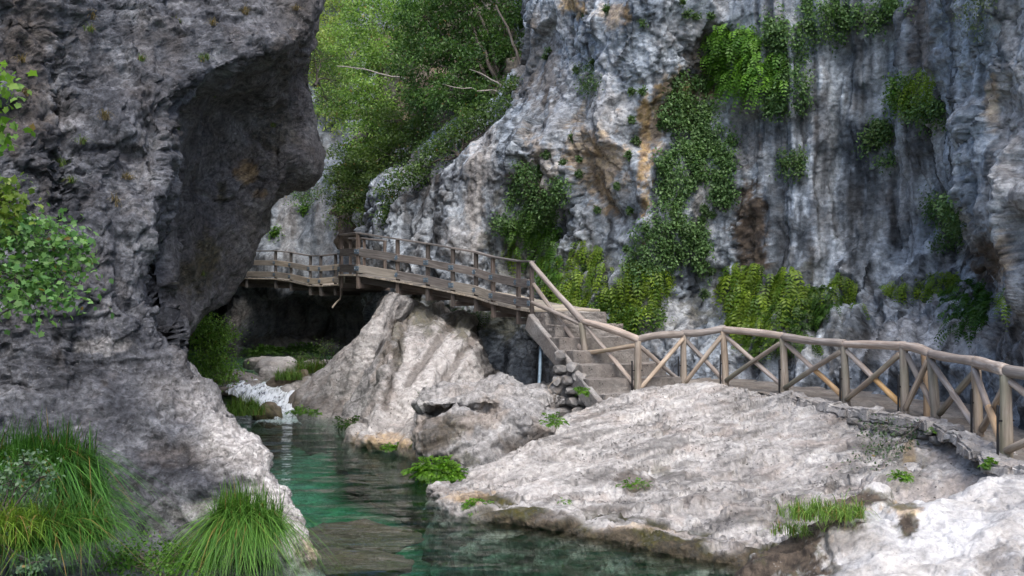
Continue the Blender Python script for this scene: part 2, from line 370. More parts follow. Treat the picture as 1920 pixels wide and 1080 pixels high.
#  far-left world pts | face px 0,120,240,330 | edge | recess x2 | nose | back world
L((-9,-20,9), [(-300,-240,12),(0,-240,14.5),(150,-240,15.2),(320,-240,16)], (600,-240,17.5), [(612,-240,18.2),(620,-240,19)], (625,-240,20), [B(-6,26,9.5),B(-9,34,9.5),B(-14,48,9.5)])
L((-8.5,-20,8), [(-300,-110,10.4),(0,-110,13.2),(150,-110,14),(320,-110,15)], (597,-110,16.6), [(606,-110,17.4),(612,-110,18.2)], (616,-110,19.4), [B(-5.6,25,8),B(-9,34,8),B(-14,48,8)])
L((-8.2,-20,7), [(-300,0,10.2),(0,0,12.9),(150,0,13.7),(330,0,14.9)], (592,10,16.2), [(594,30,17.4),(592,60,18.4)], (594,80,19.6), [B(-5.6,25,7),B(-9,34,7),B(-14,48,7)])
L((-8,-20,6), [(-300,100,10),(0,90,12.6),(140,80,13.3),(290,80,14.2)], (560,95,15.8), [(540,130,17.8),(548,150,18.8)], (572,150,19.8), [B(-5.8,25,6),B(-9,34,6),B(-14,48,6)])
L((-7.8,-20,5.2), [(-300,190,9.8),(0,180,12.3),(120,170,13),(240,165,13.6)], (385,175,14.5), [(440,215,18),(515,215,19)], (586,215,19.6), [B(-5.8,25,5.4),B(-9,34,5.4),B(-14,48,5.4)])
L((-7.7,-20,4.6), [(-300,290,9.6),(0,280,12.1),(120,280,12.7),(240,280,13.3)], (366,285,14.1), [(415,310,18),(500,300,18.9)], (588,288,19.3), [B(-6,25,4.8),B(-9,34,4.8),B(-14,48,4.8)])
L((-7.6,-20,3.8), [(-300,400,9.5),(0,390,11.9),(110,390,12.4),(220,395,12.9)], (342,400,13.7), [(385,400,17.6),(465,390,18.6)], (548,372,19.2), [B(-8.8,25,4.3),B(-12.5,34,4.3),B(-20,48,4.3)])
L((-7.5,-20,3.2), [(-300,490,9.4),(0,490,11.7),(100,490,12.1),(210,495,12.6)], (315,500,13.4), [(355,490,17.2),(420,480,18.2)], (498,458,19.0), [B(-8.8,25,3.6),B(-12.5,34,3.8),B(-20,48,3.8)])
L((-7.4,-20,2.6), [(-300,570,9.3),(0,570,11.6),(100,570,12),(210,575,12.4)], (306,570,13.2), [(340,565,16.8),(385,560,17.8)], (440,545,18.8), [B(-8.8,25,3),B(-12.5,34,3.2),B(-20,48,3.2)])
L((-7.3,-20,2.0), [(-300,650,9.2),(0,650,11.7),(100,650,12),(210,650,12.3)], (338,640,13.0), [(345,634,15.0),(345,634,16)], (352,634,18), [B(-8.8,25,2.2),B(-12.5,34,2.4),B(-20,48,2.4)])
L((-7.2,-20,1.5), [(-300,740,9.1),(0,740,11.5),(120,735,11.8),(250,735,12.1)], (395,720,12.6), [(392,722,13.4),(375,724,14.2)], (345,726,16), [B(-8.8,25,1.4),B(-12.5,34,1.6),B(-20,48,1.8)])
L((-7.1,-20,1.0), [(-300,830,9),(0,820,11),(130,820,11.4),(290,820,11.7)], (462,810,12.1), [(458,812,12.8),(440,815,13.4)], (405,818,15), [B(-8.8,25,0.7),B(-12.5,34,0.9),B(-20,48,1)])
L((-7,-20,0.5), [(-300,920,9),(0,910,10.6),(140,910,11.1),(320,910,11.4)], (528,900,11.6), [(526,903,12.1),(508,906,12.6)], (470,908,14), [B(-8.8,25,0.2),B(-12.5,34,0.4),B(-20,48,0.6)])
L((-7,-20,0.2), [(-300,1000,9),(0,990,10.4),(150,995,10.9),(350,995,11.1)], (580,975,11.2), [(578,980,11.7),(560,985,12.2)], (515,985,13.6), [B(-8.8,25,-0.1),B(-12.5,34,0.2),B(-20,48,0.4)])
L((-7,-20,-.2), [(-300,1080,9),(0,1070,10.3),(150,1070,10.7),(370,1065,10.9)], (606,1050,10.95), [(614,1050,11.5),(605,1045,12)], (580,1035,13.8), [B(-8.8,25,-0.5),B(-12.5,34,-0.1),B(-20,48,0.2)])
L((-7,-20,-1.5), [(-300,1300,9),(0,1290,10.2),(150,1290,10.6),(370,1290,10.7)], (622,1280,10.8), [(632,1260,11.3),(620,1240,11.8)], (595,1220,13.6), [B(-8.8,25,-2),B(-12.5,34,-1.5),B(-20,48,-1.5)])
A = loft(Lrows, 480, 540, wu=[.05,.5,1,1,1.3,1.3,1.0,1,.8,.3,.12,.08], wv=[.15]+[1]*13+[.4])
A[..., 0] -= np.interp(A[..., 1], [9.5, 11, 13, 15, 19, 22], [.02, .07, .24, .34, .52, .5]) * np.where(A[..., 1] > 15, .25 + .75 * smooth(2.6, 4.6, A[..., 2]), 1) * np.where(A[..., 1] < 21, 1 - .85 * smooth(6.1, 7.1, A[..., 2]), 1) + np.where(A[..., 1] < 15, .16, 0) * np.exp(-((A[..., 2] - 2.4) / .7) ** 2)
def bluff_disp(v, n):
    px, py = proj(v)
    low = smooth(560, 760, py)
    q = v + 0.3 * np.stack([fbm(v * 0.9 + k, 3) for k in (2, 8, 14)], 1)
    rec = smooth(14.8, 16.5, v[:, 1])
    fv, fe = facet(q * np.array([0.75, 0.75, 0.6]), 4)
    d = 0.20 * fbm(q * 0.6, 3) * (1 - 0.3 * low) + 0.30 * fv * (1 - .6 * low) * (1 - .5 * rec) - (0.07 * (1 - 0.5 * low)) * billow(q * np.array([1.1, 1.1, 0.9]), 4, 0.5)
    d -= 0.05 * low * billow(q * np.array([0.8, 0.8, 1.9]), 3)
    d -= 0.16 * blobs(v, [(300,250,26,60,1),(120,250,20,140,1),(240,280,120,12,.8),(450,470,60,16,.6),(150,600,100,9,.35),(60,560,90,12,.5),(230,690,100,10,.3),(100,520,16,60,.6)], .5, 1.6) * (1 - rec)
    return d
def bluff_disp2(v, n):
    px, py = proj(v)
    low = smooth(560, 760, py); rec = smooth(14.8, 16.5, v[:, 1])
    q = v + 0.10 * np.stack([fbm(v * 2.6 + k, 3) for k in (2, 8, 14)], 1)
    fv, fe = facet(q * np.array([2.3, 2.3, 2.0]), 5)
    gv, ge = facet(q * np.array([5.6, 5.6, 5.2]), 6)
    rough = (1 - 0.55 * low) * (1 - 0.7 * rec) * (0.35 + 0.65 * smooth(-.3, .4, fbm(v * 0.9 + 20, 2)))
    CRACK['e'] = fe + .05 * smooth(.1, -.4, fbm(v * .9 + 90, 2))
    d = (0.16 * fv + 0.095 * gv - 0.045 * smooth(0.07, 0, fe)) * rough
    d += -0.03 * billow(v * 3.4, 4, 0.58) * rough + 0.012 * fbm(v * 11, 3, 0.6) * (1 - .5 * rec)
    d -= low * 0.022 * billow(v * np.array([2.5, 2.5, 5.0]), 4, .55)
    return d
def bluff_stain_shading(v, n):
    px, py = proj(v)
    edge = np.interp(py, [600, 640, 720, 810, 900, 975, 1050], [285, 310, 368, 436, 505, 560, 590])
    dd = (edge - px) + 45 * fbm(v * 1.3, 4)
    pale = smooth(120, 0, dd) * smooth(640, 860, py) * smooth(16, 14.5, v[:, 1]) * 0.9  # pale foot rock, plus the bright right edge's light put into colour
    pale = np.maximum(pale, blobs(v, [(520,930,60,60,.9),(575,1005,50,60,.95),(430,960,90,24,.5),(180,650,50,20,.3),(470,840,30,40,.5)], .6))
    ochre = blobs(v, [(462,325,22,20,.6),(490,365,16,10,.5),(585,1030,40,25,.5)], .5)
    moss = blobs(v, [(390,480,30,40,.8),(415,360,14,30,.8),(370,520,40,40,.6),(510,250,40,50,.4),(520,420,80,60,.3),(600,1060,60,14,.9),(450,1060,120,18,.9)], .5)
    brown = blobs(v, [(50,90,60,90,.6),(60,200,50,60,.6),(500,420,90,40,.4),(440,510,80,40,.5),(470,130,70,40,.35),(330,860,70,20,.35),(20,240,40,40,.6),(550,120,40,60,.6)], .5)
    brown = np.maximum(brown, .4 * smooth(15, 16.5, v[:, 1]) * smooth(25, 22, v[:, 1]))  # overhang recess darkened with brown: its shade put into the colour
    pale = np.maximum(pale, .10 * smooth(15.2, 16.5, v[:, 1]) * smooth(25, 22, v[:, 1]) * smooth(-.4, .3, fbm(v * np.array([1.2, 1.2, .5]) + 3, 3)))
    return np.stack([ochre, moss, brown, pale], 1)
bluff = rock_sheet('rock_bluff', A, bluff_disp, 'bluff', bluff_stain_shading, flip=False, passes=bluff_disp2)
tag(bluff, 'massive dark grey limestone bluff with overhanging nose and pale sloping foot', None, None, 'structure')

# ------------------------------------------------------------------ far gorge wall, wooded slope, river bed
frow = lambda pts: [P(*p) for p in pts]
rows = [
 frow([(150,-70,56),(330,-70,54),(430,-70,52),(500,-70,50),(570,-70,50),(650,-70,50),(760,-70,48),(900,-70,46)]),
 frow([(150,0,54),(330,0,52),(430,0,50),(500,0,48),(570,0,48),(650,0,49),(760,0,47),(900,0,44)]),
 frow([(150,250,50),(330,250,48),(430,250,46),(500,250,44.5),(570,250,44),(650,250,44),(760,250,42),(900,250,40)]),
 frow([(150,360,47),(330,360,45),(430,360,43.5),(500,360,42.5),(570,360,42),(650,360,42),(760,360,40),(900,360,38)]),
 frow([(150,460,45),(330,460,43),(430,460,41.5),(500,460,41),(570,460,41),(650,460,40),(760,460,38),(900,460,36)]),
 frow([(150,535,44),(330,535,42.5),(425,535,41.2),(490,535,40.5),(570,535,40.2),(650,535,39),(760,535,37),(900,535,35)]),
 frow([(150,570,46),(330,570,46),(410,570,45),(465,572,41.5),(560,575,43.5),(650,575,42),(760,575,40),(900,575,37)]),
 frow([(150,620,47),(330,620,47),(395,620,46),(445,622,40.8),(550,622,43.5),(650,622,42),(760,622,40),(900,622,37)]),
 frow([(150,660,46),(330,660,46),(390,660,45),(430,662,40.2),(550,660,42),(650,660,40.5),(760,660,39),(900,660,36)]),
 frow([(150,760,44),(330,760,44),(385,760,43),(420,760,40),(550,760,41),(650,760,40),(760,760,38),(900,760,35)]),
]
A = loft(rows, 230, 210, wu=[.3,.6,1,1,1,1,.6], wv=[.15,.5,1,1,1,1,1,1,.5])
def far_stain(v, n):
    px, py = proj(v)
    z = np.zeros(len(v))
    pale = blobs(v, [(440,630,14,60,.9),(455,590,14,40,.7),(540,420,22,70,.4),(600,400,14,60,.3)], .3)
    moss = blobs(v, [(640,560,60,30,.5),(540,640,120,18,.6)], .5)
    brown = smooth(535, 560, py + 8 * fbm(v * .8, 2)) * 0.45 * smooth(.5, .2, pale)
    return np.stack([z, moss, brown, pale], 1)
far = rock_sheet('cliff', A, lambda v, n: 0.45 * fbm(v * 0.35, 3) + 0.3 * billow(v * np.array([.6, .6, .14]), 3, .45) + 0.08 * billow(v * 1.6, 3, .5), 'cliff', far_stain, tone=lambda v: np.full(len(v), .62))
tag(far, 'far grey gorge wall hollowed out beneath the plank gallery', None, None, 'structure')
SURF['far'] = SURF['cliff'] if False else (SURF['cliff'][0], SURF['cliff'][1])
SURF['cliff'] = CLIFF_SURF

# wooded slope between far wall and cliff
rows = [
 frow([(480,-150,66),(620,-150,64),(760,-150,58),(900,-150,48),(1000,-150,40),(1080,-150,36)]),
 frow([(520,-40,58),(640,-40,56),(760,-40,50),(900,-40,41),(1000,-40,35),(1080,-40,32)]),
 frow([(560,120,50),(660,120,48),(770,120,42),(890,120,36),(980,120,32),(1060,120,30)]),
 frow([(600,270,45),(680,270,42),(760,270,38),(850,270,34),(920,270,31),(1000,270,29.5)]),
 frow([(630,370,42),(680,370,39.5),(730,370,36.5),(790,370,33.5),(850,370,31.5),(920,370,30)]),
 frow([(650,470,40),(690,470,37.5),(730,470,34.5),(780,470,32.5),(840,470,31),(900,470,30)]),
]
A = loft(rows, 160, 160, wv=[.3, 1, 1, 1, 1])
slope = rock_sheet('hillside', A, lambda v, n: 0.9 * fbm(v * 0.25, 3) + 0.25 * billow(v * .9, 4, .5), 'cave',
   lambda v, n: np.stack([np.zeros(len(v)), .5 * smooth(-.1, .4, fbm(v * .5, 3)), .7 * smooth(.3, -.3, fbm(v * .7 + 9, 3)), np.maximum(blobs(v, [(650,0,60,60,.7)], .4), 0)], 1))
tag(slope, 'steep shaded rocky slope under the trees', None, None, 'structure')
HILL = SURF['hillside']

def floor_z(x, y):
    p = np.stack([x, y, np.zeros_like(x)], 1)
    cx = np.interp(y, [-30, 0, 8, 11, 14, 18, 23, 27, 31, 36, 45, 60], [-1, -0.5, 0.4, 0.3, -0.6, -2.6, -4.6, -6.6, -7.3, -8.5, -11, -16])
    hw = np.interp(y, [-30, 0, 8, 11, 14, 18, 23, 27, 31, 36, 45], [4, 4, 3.4, 3.2, 2.4, 2.2, 1.8, 1.7, 2.2, 3.0, 4])
    t = np.abs(x - cx) / hw
    base = np.interp(y, [-30, 10, 20, 24.5, 26.0, 27.4, 29, 60], [-2.4, -2.2, -1.3, -0.75, -0.35, 0.25, 0.20, 0.1])
    right = (x > cx)
    rise = np.where(right, 1.0, 0.5) * smooth(0.75, 1.9, t)
    top = np.where(right, -0.35 + .9 * smooth(19.5, 23, y), 0.3)
    z = base * (1 - rise) + top * rise
    z += 0.22 * fbm(p * 0.9, 4) * (1 - 0.4 * rise) + 0.06 * billow(p * 3, 3)
    return z
gx = np.concatenate([np.linspace(-60, -14, 12)[:-1], np.linspace(-14, 9, 180), np.linspace(9, 60, 12)[1:]])
gy = np.concatenate([np.linspace(-60, 5, 14)[:-1], np.linspace(5, 45, 260), np.linspace(45, 90, 10)[1:]])
X, Y = np.meshgrid(gx, gy)
Z = floor_z(X.ravel(), Y.ravel())
fv = np.stack([X.ravel(), Y.ravel(), Z], 1)
me = mesh_np('riverbed', fv, grid_faces(len(gy), len(gx)), True, {'alb': albedo(fv, 'white', np.stack([.05 * np.ones(len(fv)), .22 * smooth(0, .5, fbm(fv * .8, 3)), .18 * smooth(0, .5, fbm(fv * 1.1 + 7, 3)), np.zeros(len(fv))], 1))})
tag(add('riverbed', me, M['boulder']), 'stony bed of the stream', None, None, 'structure')

# ------------------------------------------------------------------ water
def water_material(name, deep, dens, bump, bscale, rough=0.02):
    m, nt, out = newmat(name); b = NB(nt)
    tc = b.n('ShaderNodeTexCoord'); v = tc.outputs['Object']
    n1 = b.noise(b.map(v, (1.0, 2.6, 1.0), (0, 0, 0.25)), bscale, 3, 0.55, 0.6)
    n2 = b.noise(b.map(v, (1.0, 2.2, 1.0), (0, 0, -0.2)), bscale * 0.28, 2, 0.5, 0.3)
    h = b.math('ADD', b.math('MULTIPLY', n1, 0.55), b.math('MULTIPLY', n2, 2.6))
    bp = b.n('ShaderNodeBump'); bp.inputs['Strength'].default_value = bump; bp.inputs['Distance'].default_value = 0.06
    b.l(h, bp.inputs['Height'])
    fr = b.n('ShaderNodeFresnel'); fr.inputs['IOR'].default_value = 1.42; b.l(bp.outputs[0], fr.inputs['Normal'])
    gl = b.n('ShaderNodeBsdfGlossy'); gl.inputs['Roughness'].default_value = rough; b.l(bp.outputs[0], gl.inputs['Normal'])
    tr = b.n('ShaderNodeBsdfTransparent'); tr.inputs['Color'].default_value = (0.97, 1, 0.985, 1)
    mx = b.n('ShaderNodeMixShader'); b.l(fr.outputs[0], mx.inputs[0]); b.l(tr.outputs[0], mx.inputs[1]); b.l(gl.outputs[0], mx.inputs[2])
    b.l(mx.outputs[0], out.inputs['Surface'])
    va = b.n('ShaderNodeVolumeAbsorption'); va.inputs['Color'].default_value = (*deep, 1); va.inputs['Density'].default_value = dens
    b.l(va.outputs[0], out.inputs['Volume'])
    return m
M['water'] = water_material('river_water', (0.33, 0.80, 0.65), 0.55, 0.6, 2.2)
M['water_up'] = water_material('shallow_water', (0.45, 0.8, 0.55), 0.6, 0.6, 3.5)
def water_body(name, outline, z, bottom, mat, label):
    """closed body of water: outline is a list of (x,y)"""
    n = len(outline)
    v = [(x, y, z) for x, y in outline] + [(x, y, bottom) for x, y in outline]
    me = bpy.data.meshes.new(name)
    me.from_pydata(v, [], [list(range(n)), list(range(2 * n - 1, n - 1, -1))] + [[(i + 1) % n, i, n + i, n + (i + 1) % n] for i in range(n)])
    me.update()
    return tag(add(name, me, mat), label, None, None, 'structure')
water_body('river', [(-9, -20), (9, -20), (9, 10), (4.4, 12), (2.2, 19), (-1.0, 24.5), (-4.2, 26.2), (-7.0, 26.2), (-9, 22)], 0.0, -6, M['water'], 'clear green pool between the bluff and the pale slabs')
water_body('river', [(-10.5, 26.7), (-4.0, 26.7), (-3.5, 34), (-2, 46), (-22, 46), (-14, 34)], 0.5, -6, M['water_up'], 'shallow upper pool above the little cascade')

# ------------------------------------------------------------------ pale slabs and boulders
def zrow(pts, dz, dd=0): return [(x * (y + dd) / y, y + dd, z + dz) for (x, y, z) in pts]
# great tilted slab in the middle of the right bank
w1 = frow([(800,925,14.6),(868,970,13.05),(1000,990,12.45),(1130,1012,11.87),(1260,1040,11.2),(1400,1062,10.75),(1500,1066,10.6),(1600,1060,10.5),(1720,1050,10.5)])
c6 = frow([(1040,792,18.0),(1120,755,18.5),(1210,733,18.8),(1315,718,18.9),(1405,728,18.5),(1485,744,17.9),(1560,764,16.9),(1640,788,15.8),(1740,830,14.6)])
rows = [zrow(w1, -2.2, .35), zrow(w1, -.6, .12), w1,
 frow([(850,903,15),(912,938,13.8),(1020,950,13.3),(1150,965,12.8),(1290,985,12.2),(1420,1002,11.7),(1505,990,11.8),(1600,965,11.8),(1720,955,11.6)]),
 frow([(890,880,15.8),(965,888,15.2),(1070,888,14.9),(1200,893,14.6),(1330,903,14.2),(1440,913,13.8),(1530,913,13.4),(1620,905,13),(1725,900,12.6)]),
 frow([(935,850,16.6),(1030,833,16.6),(1140,822,16.6),(1250,816,16.4),(1370,822,16),(1470,832,15.6),(1555,845,15),(1645,858,14.2),(1730,868,13.6)]),
 frow([(1000,813,17.5),(1090,778,17.9),(1185,755,18.0),(1295,744,18),(1395,757,17.5),(1482,770,17),(1565,795,16.1),(1650,825,15),(1735,848,14)]),
 c6, zrow(c6, -.35, .5), zrow(c6, -1.6, .9)]
A = loft(rows, 490, 285, wv=[.3,.8,1,1,1,1,1,1,.5])
LAY = np.array([[1.2, 0, -2.4], [0.4, 1.1, 1.2], [0, 0, 8.0]])
def slab_disp(v, n):
    q = v + 0.2 * np.stack([fbm(v * 0.9 + k, 3) for k in (2, 8, 14)], 1)
    fv, fe = facet((q @ LAY) * np.array([.5, .5, .35]), 7)
    return 0.10 * fbm(q * 0.7, 3) + 0.10 * fv - 0.03 * billow((q @ LAY) * 0.4, 3, .5)
def slab_disp2(v, n):
    l = v @ LAY + 0.25 * np.stack([fbm(v * 2.2 + k, 3) for k in (2, 8, 14)], 1)
    pm = smooth(-.1, .35, fbm(v * 0.8 + 30, 3))
    fv, fe = facet(l * np.array([1.5, 1.6, .75]), 8)
    f1, f2 = worley(v * np.array([4.5, 4.5, 8.0]))
    CRACK['e'] = fe + .05 * smooth(.25, -.2, fbm(v * .7 + 90, 2))
    return 0.065 * fv - .025 * smooth(.07, 0, fe) - 0.015 * billow(l * 1.2, 4, .55) - 0.05 * pm * smooth(0.3, 0.1, f1) + 0.008 * fbm(v * 9, 2)
def slab_stain(v, n):
    px, py = proj(v)
    wl = np.interp(px, [800,868,1000,1130,1260,1400,1500], [925,970,990,1012,1040,1062,1066])
    band = smooth(44, 16, (wl - py) + 34 * fbm(v * 1.8, 3)) * smooth(840, 950, px)
    above = smooth(-22, -4, wl - py); band = band * above
    moss = np.maximum(band, blobs(v, [(1190,915,26,14,.9),(1240,885,20,12,.5),(1480,975,80,16,.25)], .6, 2.5))
    brown = np.maximum(.75 * smooth(34, 10, (wl - py) + 30 * fbm(v * 2.2 + 4, 3)) * smooth(860, 960, px) * above, 0) + blobs(v, [(1190,905,40,22,.7),(1140,955,80,6,.6),(1340,930,90,10,.35),(1440,960,100,40,.3),(1600,800,80,24,.3)], .5, 2)
    pale = blobs(v, [(1000,880,120,60,.35),(1230,760,140,40,.35)], .5)
    ochre = blobs(v, [(880,930,60,14,.5),(960,985,100,10,.4),(1180,1000,60,20,.4)], .5)
    return np.stack([ochre, moss, brown, pale], 1)
o = rock_sheet('rock_slab', A, slab_disp, 'slab', slab_stain, passes=slab_disp2, lay=LAY * 0.9)
tag(o, 'huge pale tilted limestone slab sloping from the log fence down into the pool', 'rock')
SLAB = SURF['rock_slab']

# rock bank under the path edge
c0 = frow([(1560,800,16.9),(1640,781,15.75),(1740,799,14.6),(1815,823,13.5),(1878,859,11.95),(1960,905,10.6),(2100,985,8.6),(2300,1100,7)])
rows = [zrow(c0, -.6, .7), zrow(c0, 0.0, .35), c0,
 frow([(1580,850,16.2),(1645,820,15.1),(1735,836,14.2),(1808,858,13.1),(1875,888,11.7),(1955,925,10.4),(2090,1010,8.4),(2290,1130,6.8)]),
 frow([(1585,890,15),(1648,860,14.2),(1725,868,13.6),(1800,882,12.7),(1872,908,11.4),(1950,945,10.2),(2080,1030,8.2),(2280,1150,6.7)]),
 frow([(1590,960,13.1),(1645,915,12.7),(1718,920,12.2),(1790,925,11.8),(1868,938,11.1),(1945,965,10),(2070,1050,8),(2270,1170,6.6)]),
 frow([(1590,1060,11.5),(1640,1000,11.2),(1715,1000,10.9),(1790,1000,10.6),(1865,1000,10.3),(1940,1030,9.5),(2060,1100,7.6),(2260,1220,6.3)]),
 frow([(1570,1150,10),(1640,1150,9.8),(1715,1150,9.6),(1790,1150,9.4),(1865,1150,9.2),(1940,1150,8.8),(2060,1200,7.2),(2260,1300,6)])]
A = loft(rows, 220, 160, wu=[1,1,1,1,1,.5,.3], wv=[.5,1,1,1,1,.6,.3])
o = rock_sheet('rock_bank', A, slab_disp, 'slab', lambda v, n: np.stack([blobs(v, [(1705,850,12,40,.5)], .4), blobs(v, [(1690,880,40,50,.4)], .5), blobs(v, [(1640,820,80,40,.5),(1780,830,60,30,.4)], .5, 2), np.zeros(len(v))], 1),
   passes=lambda v, n: 0.05 * billow(v * 2.6, 4, .55) + .012 * fbm(v * 9, 2))
tag(o, 'rough grey rock bank below the kerb of the path', None, None, 'structure')
BANK = SURF['rock_bank']

# white boulder in the right foreground
rg = frow([(1375,1098,9.9),(1470,1010,10.3),(1590,937,10.6),(1645,925,10.6),(1705,948,10.2),(1785,915,10.4),(1865,892,10.6),(1945,884,10.6),(2110,910,9.6),(2400,1000,8)])
rows = [zrow(rg, -1.4, .5), zrow(rg, -.25, .25), rg,
 frow([(1408,1110,9.4),(1512,1040,9.7),(1608,990,9.9),(1675,980,9.8),(1760,965,9.8),(1850,940,9.9),(1935,930,9.9),(2020,930,9.8),(2150,960,9),(2420,1040,7.6)]),
 frow([(1440,1150,8.8),(1555,1100,8.8),(1645,1065,8.9),(1725,1055,8.9),(1800,1040,8.9),(1875,1010,9),(1955,1000,9),(2040,1000,8.9),(2180,1020,8.2),(2440,1100,7.2)]),
 frow([(1500,1260,7.9),(1600,1200,7.9),(1700,1160,7.9),(1780,1145,8),(1850,1120,8.1),(1920,1095,8.1),(2000,1085,8.1),(2080,1085,8),(2220,1110,7.4),(2460,1180,6.7)]),
 frow([(1560,1450,6.8),(1660,1400,6.8),(1760,1350,6.8),(1840,1320,6.9),(1900,1300,7),(1970,1280,7),(2050,1260,7),(2130,1260,6.9),(2260,1280,6.5),(2480,1350,6)]),
 zrow(frow([(1600,1600,6.2),(1700,1600,6.2),(1800,1600,6.2),(1880,1600,6.2),(1950,1600,6.2),(2020,1600,6.2),(2100,1600,6.2),(2180,1600,6.2),(2300,1600,6.0),(2500,1600,5.6)]), -.6)]
A = loft(rows, 300, 190, wu=[1,1,1,1,1,1,.8,.4,.2], wv=[.3,1,1,1,1,.5,.3])
def white_stain(v, n):
    moss = blobs(v, [(1470,1040,75,55,1),(1545,970,60,30,.85),(1630,932,50,16,.7),(1410,1080,50,40,.9),(1700,980,22,24,.9),(1690,950,30,10,.8),(1560,1065,16,14,.6)], .5, 2.8)
    ochre = blobs(v, [(1500,990,80,24,.3),(1690,955,40,14,.6),(1600,940,70,16,.5)], .7, 2.2)
    brown = blobs(v, [(1475,1035,80,55,1.3),(1550,968,70,28,1.2),(1410,1080,60,40,1.2),(1620,935,50,12,1),(1700,985,20,22,1.2),(1570,1010,60,50,.5),(1880,1060,60,40,.6),(1900,960,40,60,.35)], .5, 2.6)
    return np.stack([ochre, moss, brown, np.zeros(len(v))], 1)
o = rock_sheet('white_rock', A, lambda v, n: 0.10 * fbm(v * 1.0, 3) - 0.05 * billow(v * 1.5, 3, .45) + .10 * facet(v * 1.1, 28)[0], 'white', white_stain, passes=lambda v, n: .04 * facet(v * 3.4, 29)[0] - 0.02 * billow(v * 3.2, 4, .5) + .006 * fbm(v * 12, 2))
tag(o, 'bright white washed rock with rusty brown moss on its rim', 'rock')

# leaning rocks under the footbridge
rows = [
 frow([(765,560,27.5),(770,568,26.4),(800,570,26.2),(840,575,26),(882,592,25.8),(912,640,26.4),(975,660,26.4),(1045,670,26)]),
 frow([(748,640,25.5),(750,640,23.2),(785,630,23),(830,630,23),(880,640,23.1),(906,672,24.8),(950,715,25.4),(1040,730,25.2)]),
 frow([(728,715,24),(729,715,20.9),(765,715,20.4),(812,712,20.5),(865,722,20.8),(902,745,22),(945,780,24),(1035,790,24)]),
 frow([(700,795,23),(702,795,19.5),(735,798,19.0),(785,797,19.0),(845,805,19.2),(900,815,19.4),(950,830,19.6),(1030,840,19.8)]),
 frow([(672,838,22),(676,840,18.7),(712,848,18.2),(765,856,17.7),(830,868,17.1),(890,880,17),(945,890,17),(1030,890,17.5)]),
 frow([(678,865,22),(684,868,18.9),(716,876,18.5),(768,886,18.1),(830,900,17.4),(890,910,17.2),(945,920,17.2),(1030,920,17.6)]),
 frow([(690,960,22),(700,965,19.6),(730,975,19.2),(775,985,18.8),(830,1000,18),(890,1010,17.8),(945,1010,17.8),(1030,1010,18.2)])]
A = loft(rows, 200, 230, wu=[.5,1,1,1,1,1,.7], wv=[1,1,1,1,.6,.3])
BV = np.array([[2.0, 0, 0], [0, 0.9, 0], [-0.9, 0, 0.5]])
def diag(x0, y0, x1, y1, r, st, k=26): return [(x0 + (x1 - x0) * i / (k - 1), y0 + (y1 - y0) * i / (k - 1), r, r * 1.3, st) for i in range(k)]
GROOVE = diag(905, 605, 800, 765, 9, 1) + diag(850, 600, 765, 720, 9, 1) + diag(760, 590, 722, 760, 9, 1) + diag(955, 640, 900, 740, 8, .8)
def lean_disp(v, n):
    q = v + .15 * np.stack([fbm(v + k, 2) for k in (2, 8, 14)], 1)
    return -.09 * blobs(v, GROOVE, .5, 1.6) + 0.12 * fbm(q * .8, 3) - 0.08 * billow(q @ BV, 3, .45) + .2 * facet((q @ BV) * .5, 21)[0] + .06 * facet(q * 2.4, 22)[0] - .025 * billow(q * 3, 4, .55)
def lean_stain_shading(v, n):
    brown = np.maximum(.6 * blobs(v, GROOVE, .4, 1.8), blobs(v, [(985,680,50,70,.8),(1010,720,60,80,.8)], .35, 1.6))  # right-hand patches paint the shade of the hollow under the bridge
    moss = blobs(v, [(745,640,14,60,.6),(790,590,40,30,.7),(880,610,60,24,.7),(700,838,60,8,.6),(830,862,60,10,.6)], .5)  # waterline moss; the patches above paint shade under deck and in crevice
    ochre = blobs(v, [(720,830,70,18,.6),(790,845,60,20,.4),(690,835,20,10,.6)], .4)
    return np.stack([ochre, moss, brown, blobs(v, [(800,760,70,70,.7),(830,680,40,60,.7),(890,720,60,60,.6),(770,690,30,60,.6)], .3)], 1)
tag(rock_sheet('leaning_rock', A, lean_disp, 'slab', lean_stain_shading), 'long pale grooved rock slanting down to the water below the bridge posts', 'rock')
rows = [
 frow([(722,560,26.5),(728,552,25.2),(742,548,24.6),(765,556,24.8),(790,570,26)]),
 frow([(678,618,26.5),(682,618,25),(708,625,24),(738,640,24.6),(785,650,26.5)]),
 frow([(622,680,26.5),(626,680,24.9),(680,690,23.6),(732,712,24.2),(775,720,26)]),
 frow([(572,738,26.5),(575,742,24.7),(645,760,23.4),(725,775,23.2),(760,780,24.6)]),
 frow([(560,770,26.5),(564,776,24.2),(640,790,22.9),(728,798,22.8),(760,800,24)]),
 frow([(555,850,26.5),(560,860,24),(640,870,22.7),(728,870,22.6),(760,870,24)])]
A = loft(rows, 160, 180, wv=[1,1,1,1,.6])
tag(rock_sheet('cone_rock', A, lambda v, n: 0.08 * fbm(v * .8, 3) + .14 * facet((v @ BV) * .6, 23)[0] + .05 * facet(v * 2.2, 24)[0] - .02 * billow(v * 3, 4, .55), 'slab',
   lambda v, n: np.stack([np.zeros(len(v)), blobs(v, [(745,640,10,60,.6)], .4), blobs(v, [(620,760,70,18,.6),(745,680,16,110,1)], .4), blobs(v, [(685,650,60,80,.8)], .4)], 1)), 'pale cone shaped rock with a straight slanting edge beside the cascade', 'rock')  # dark strips down the right edge paint the crevice's shade
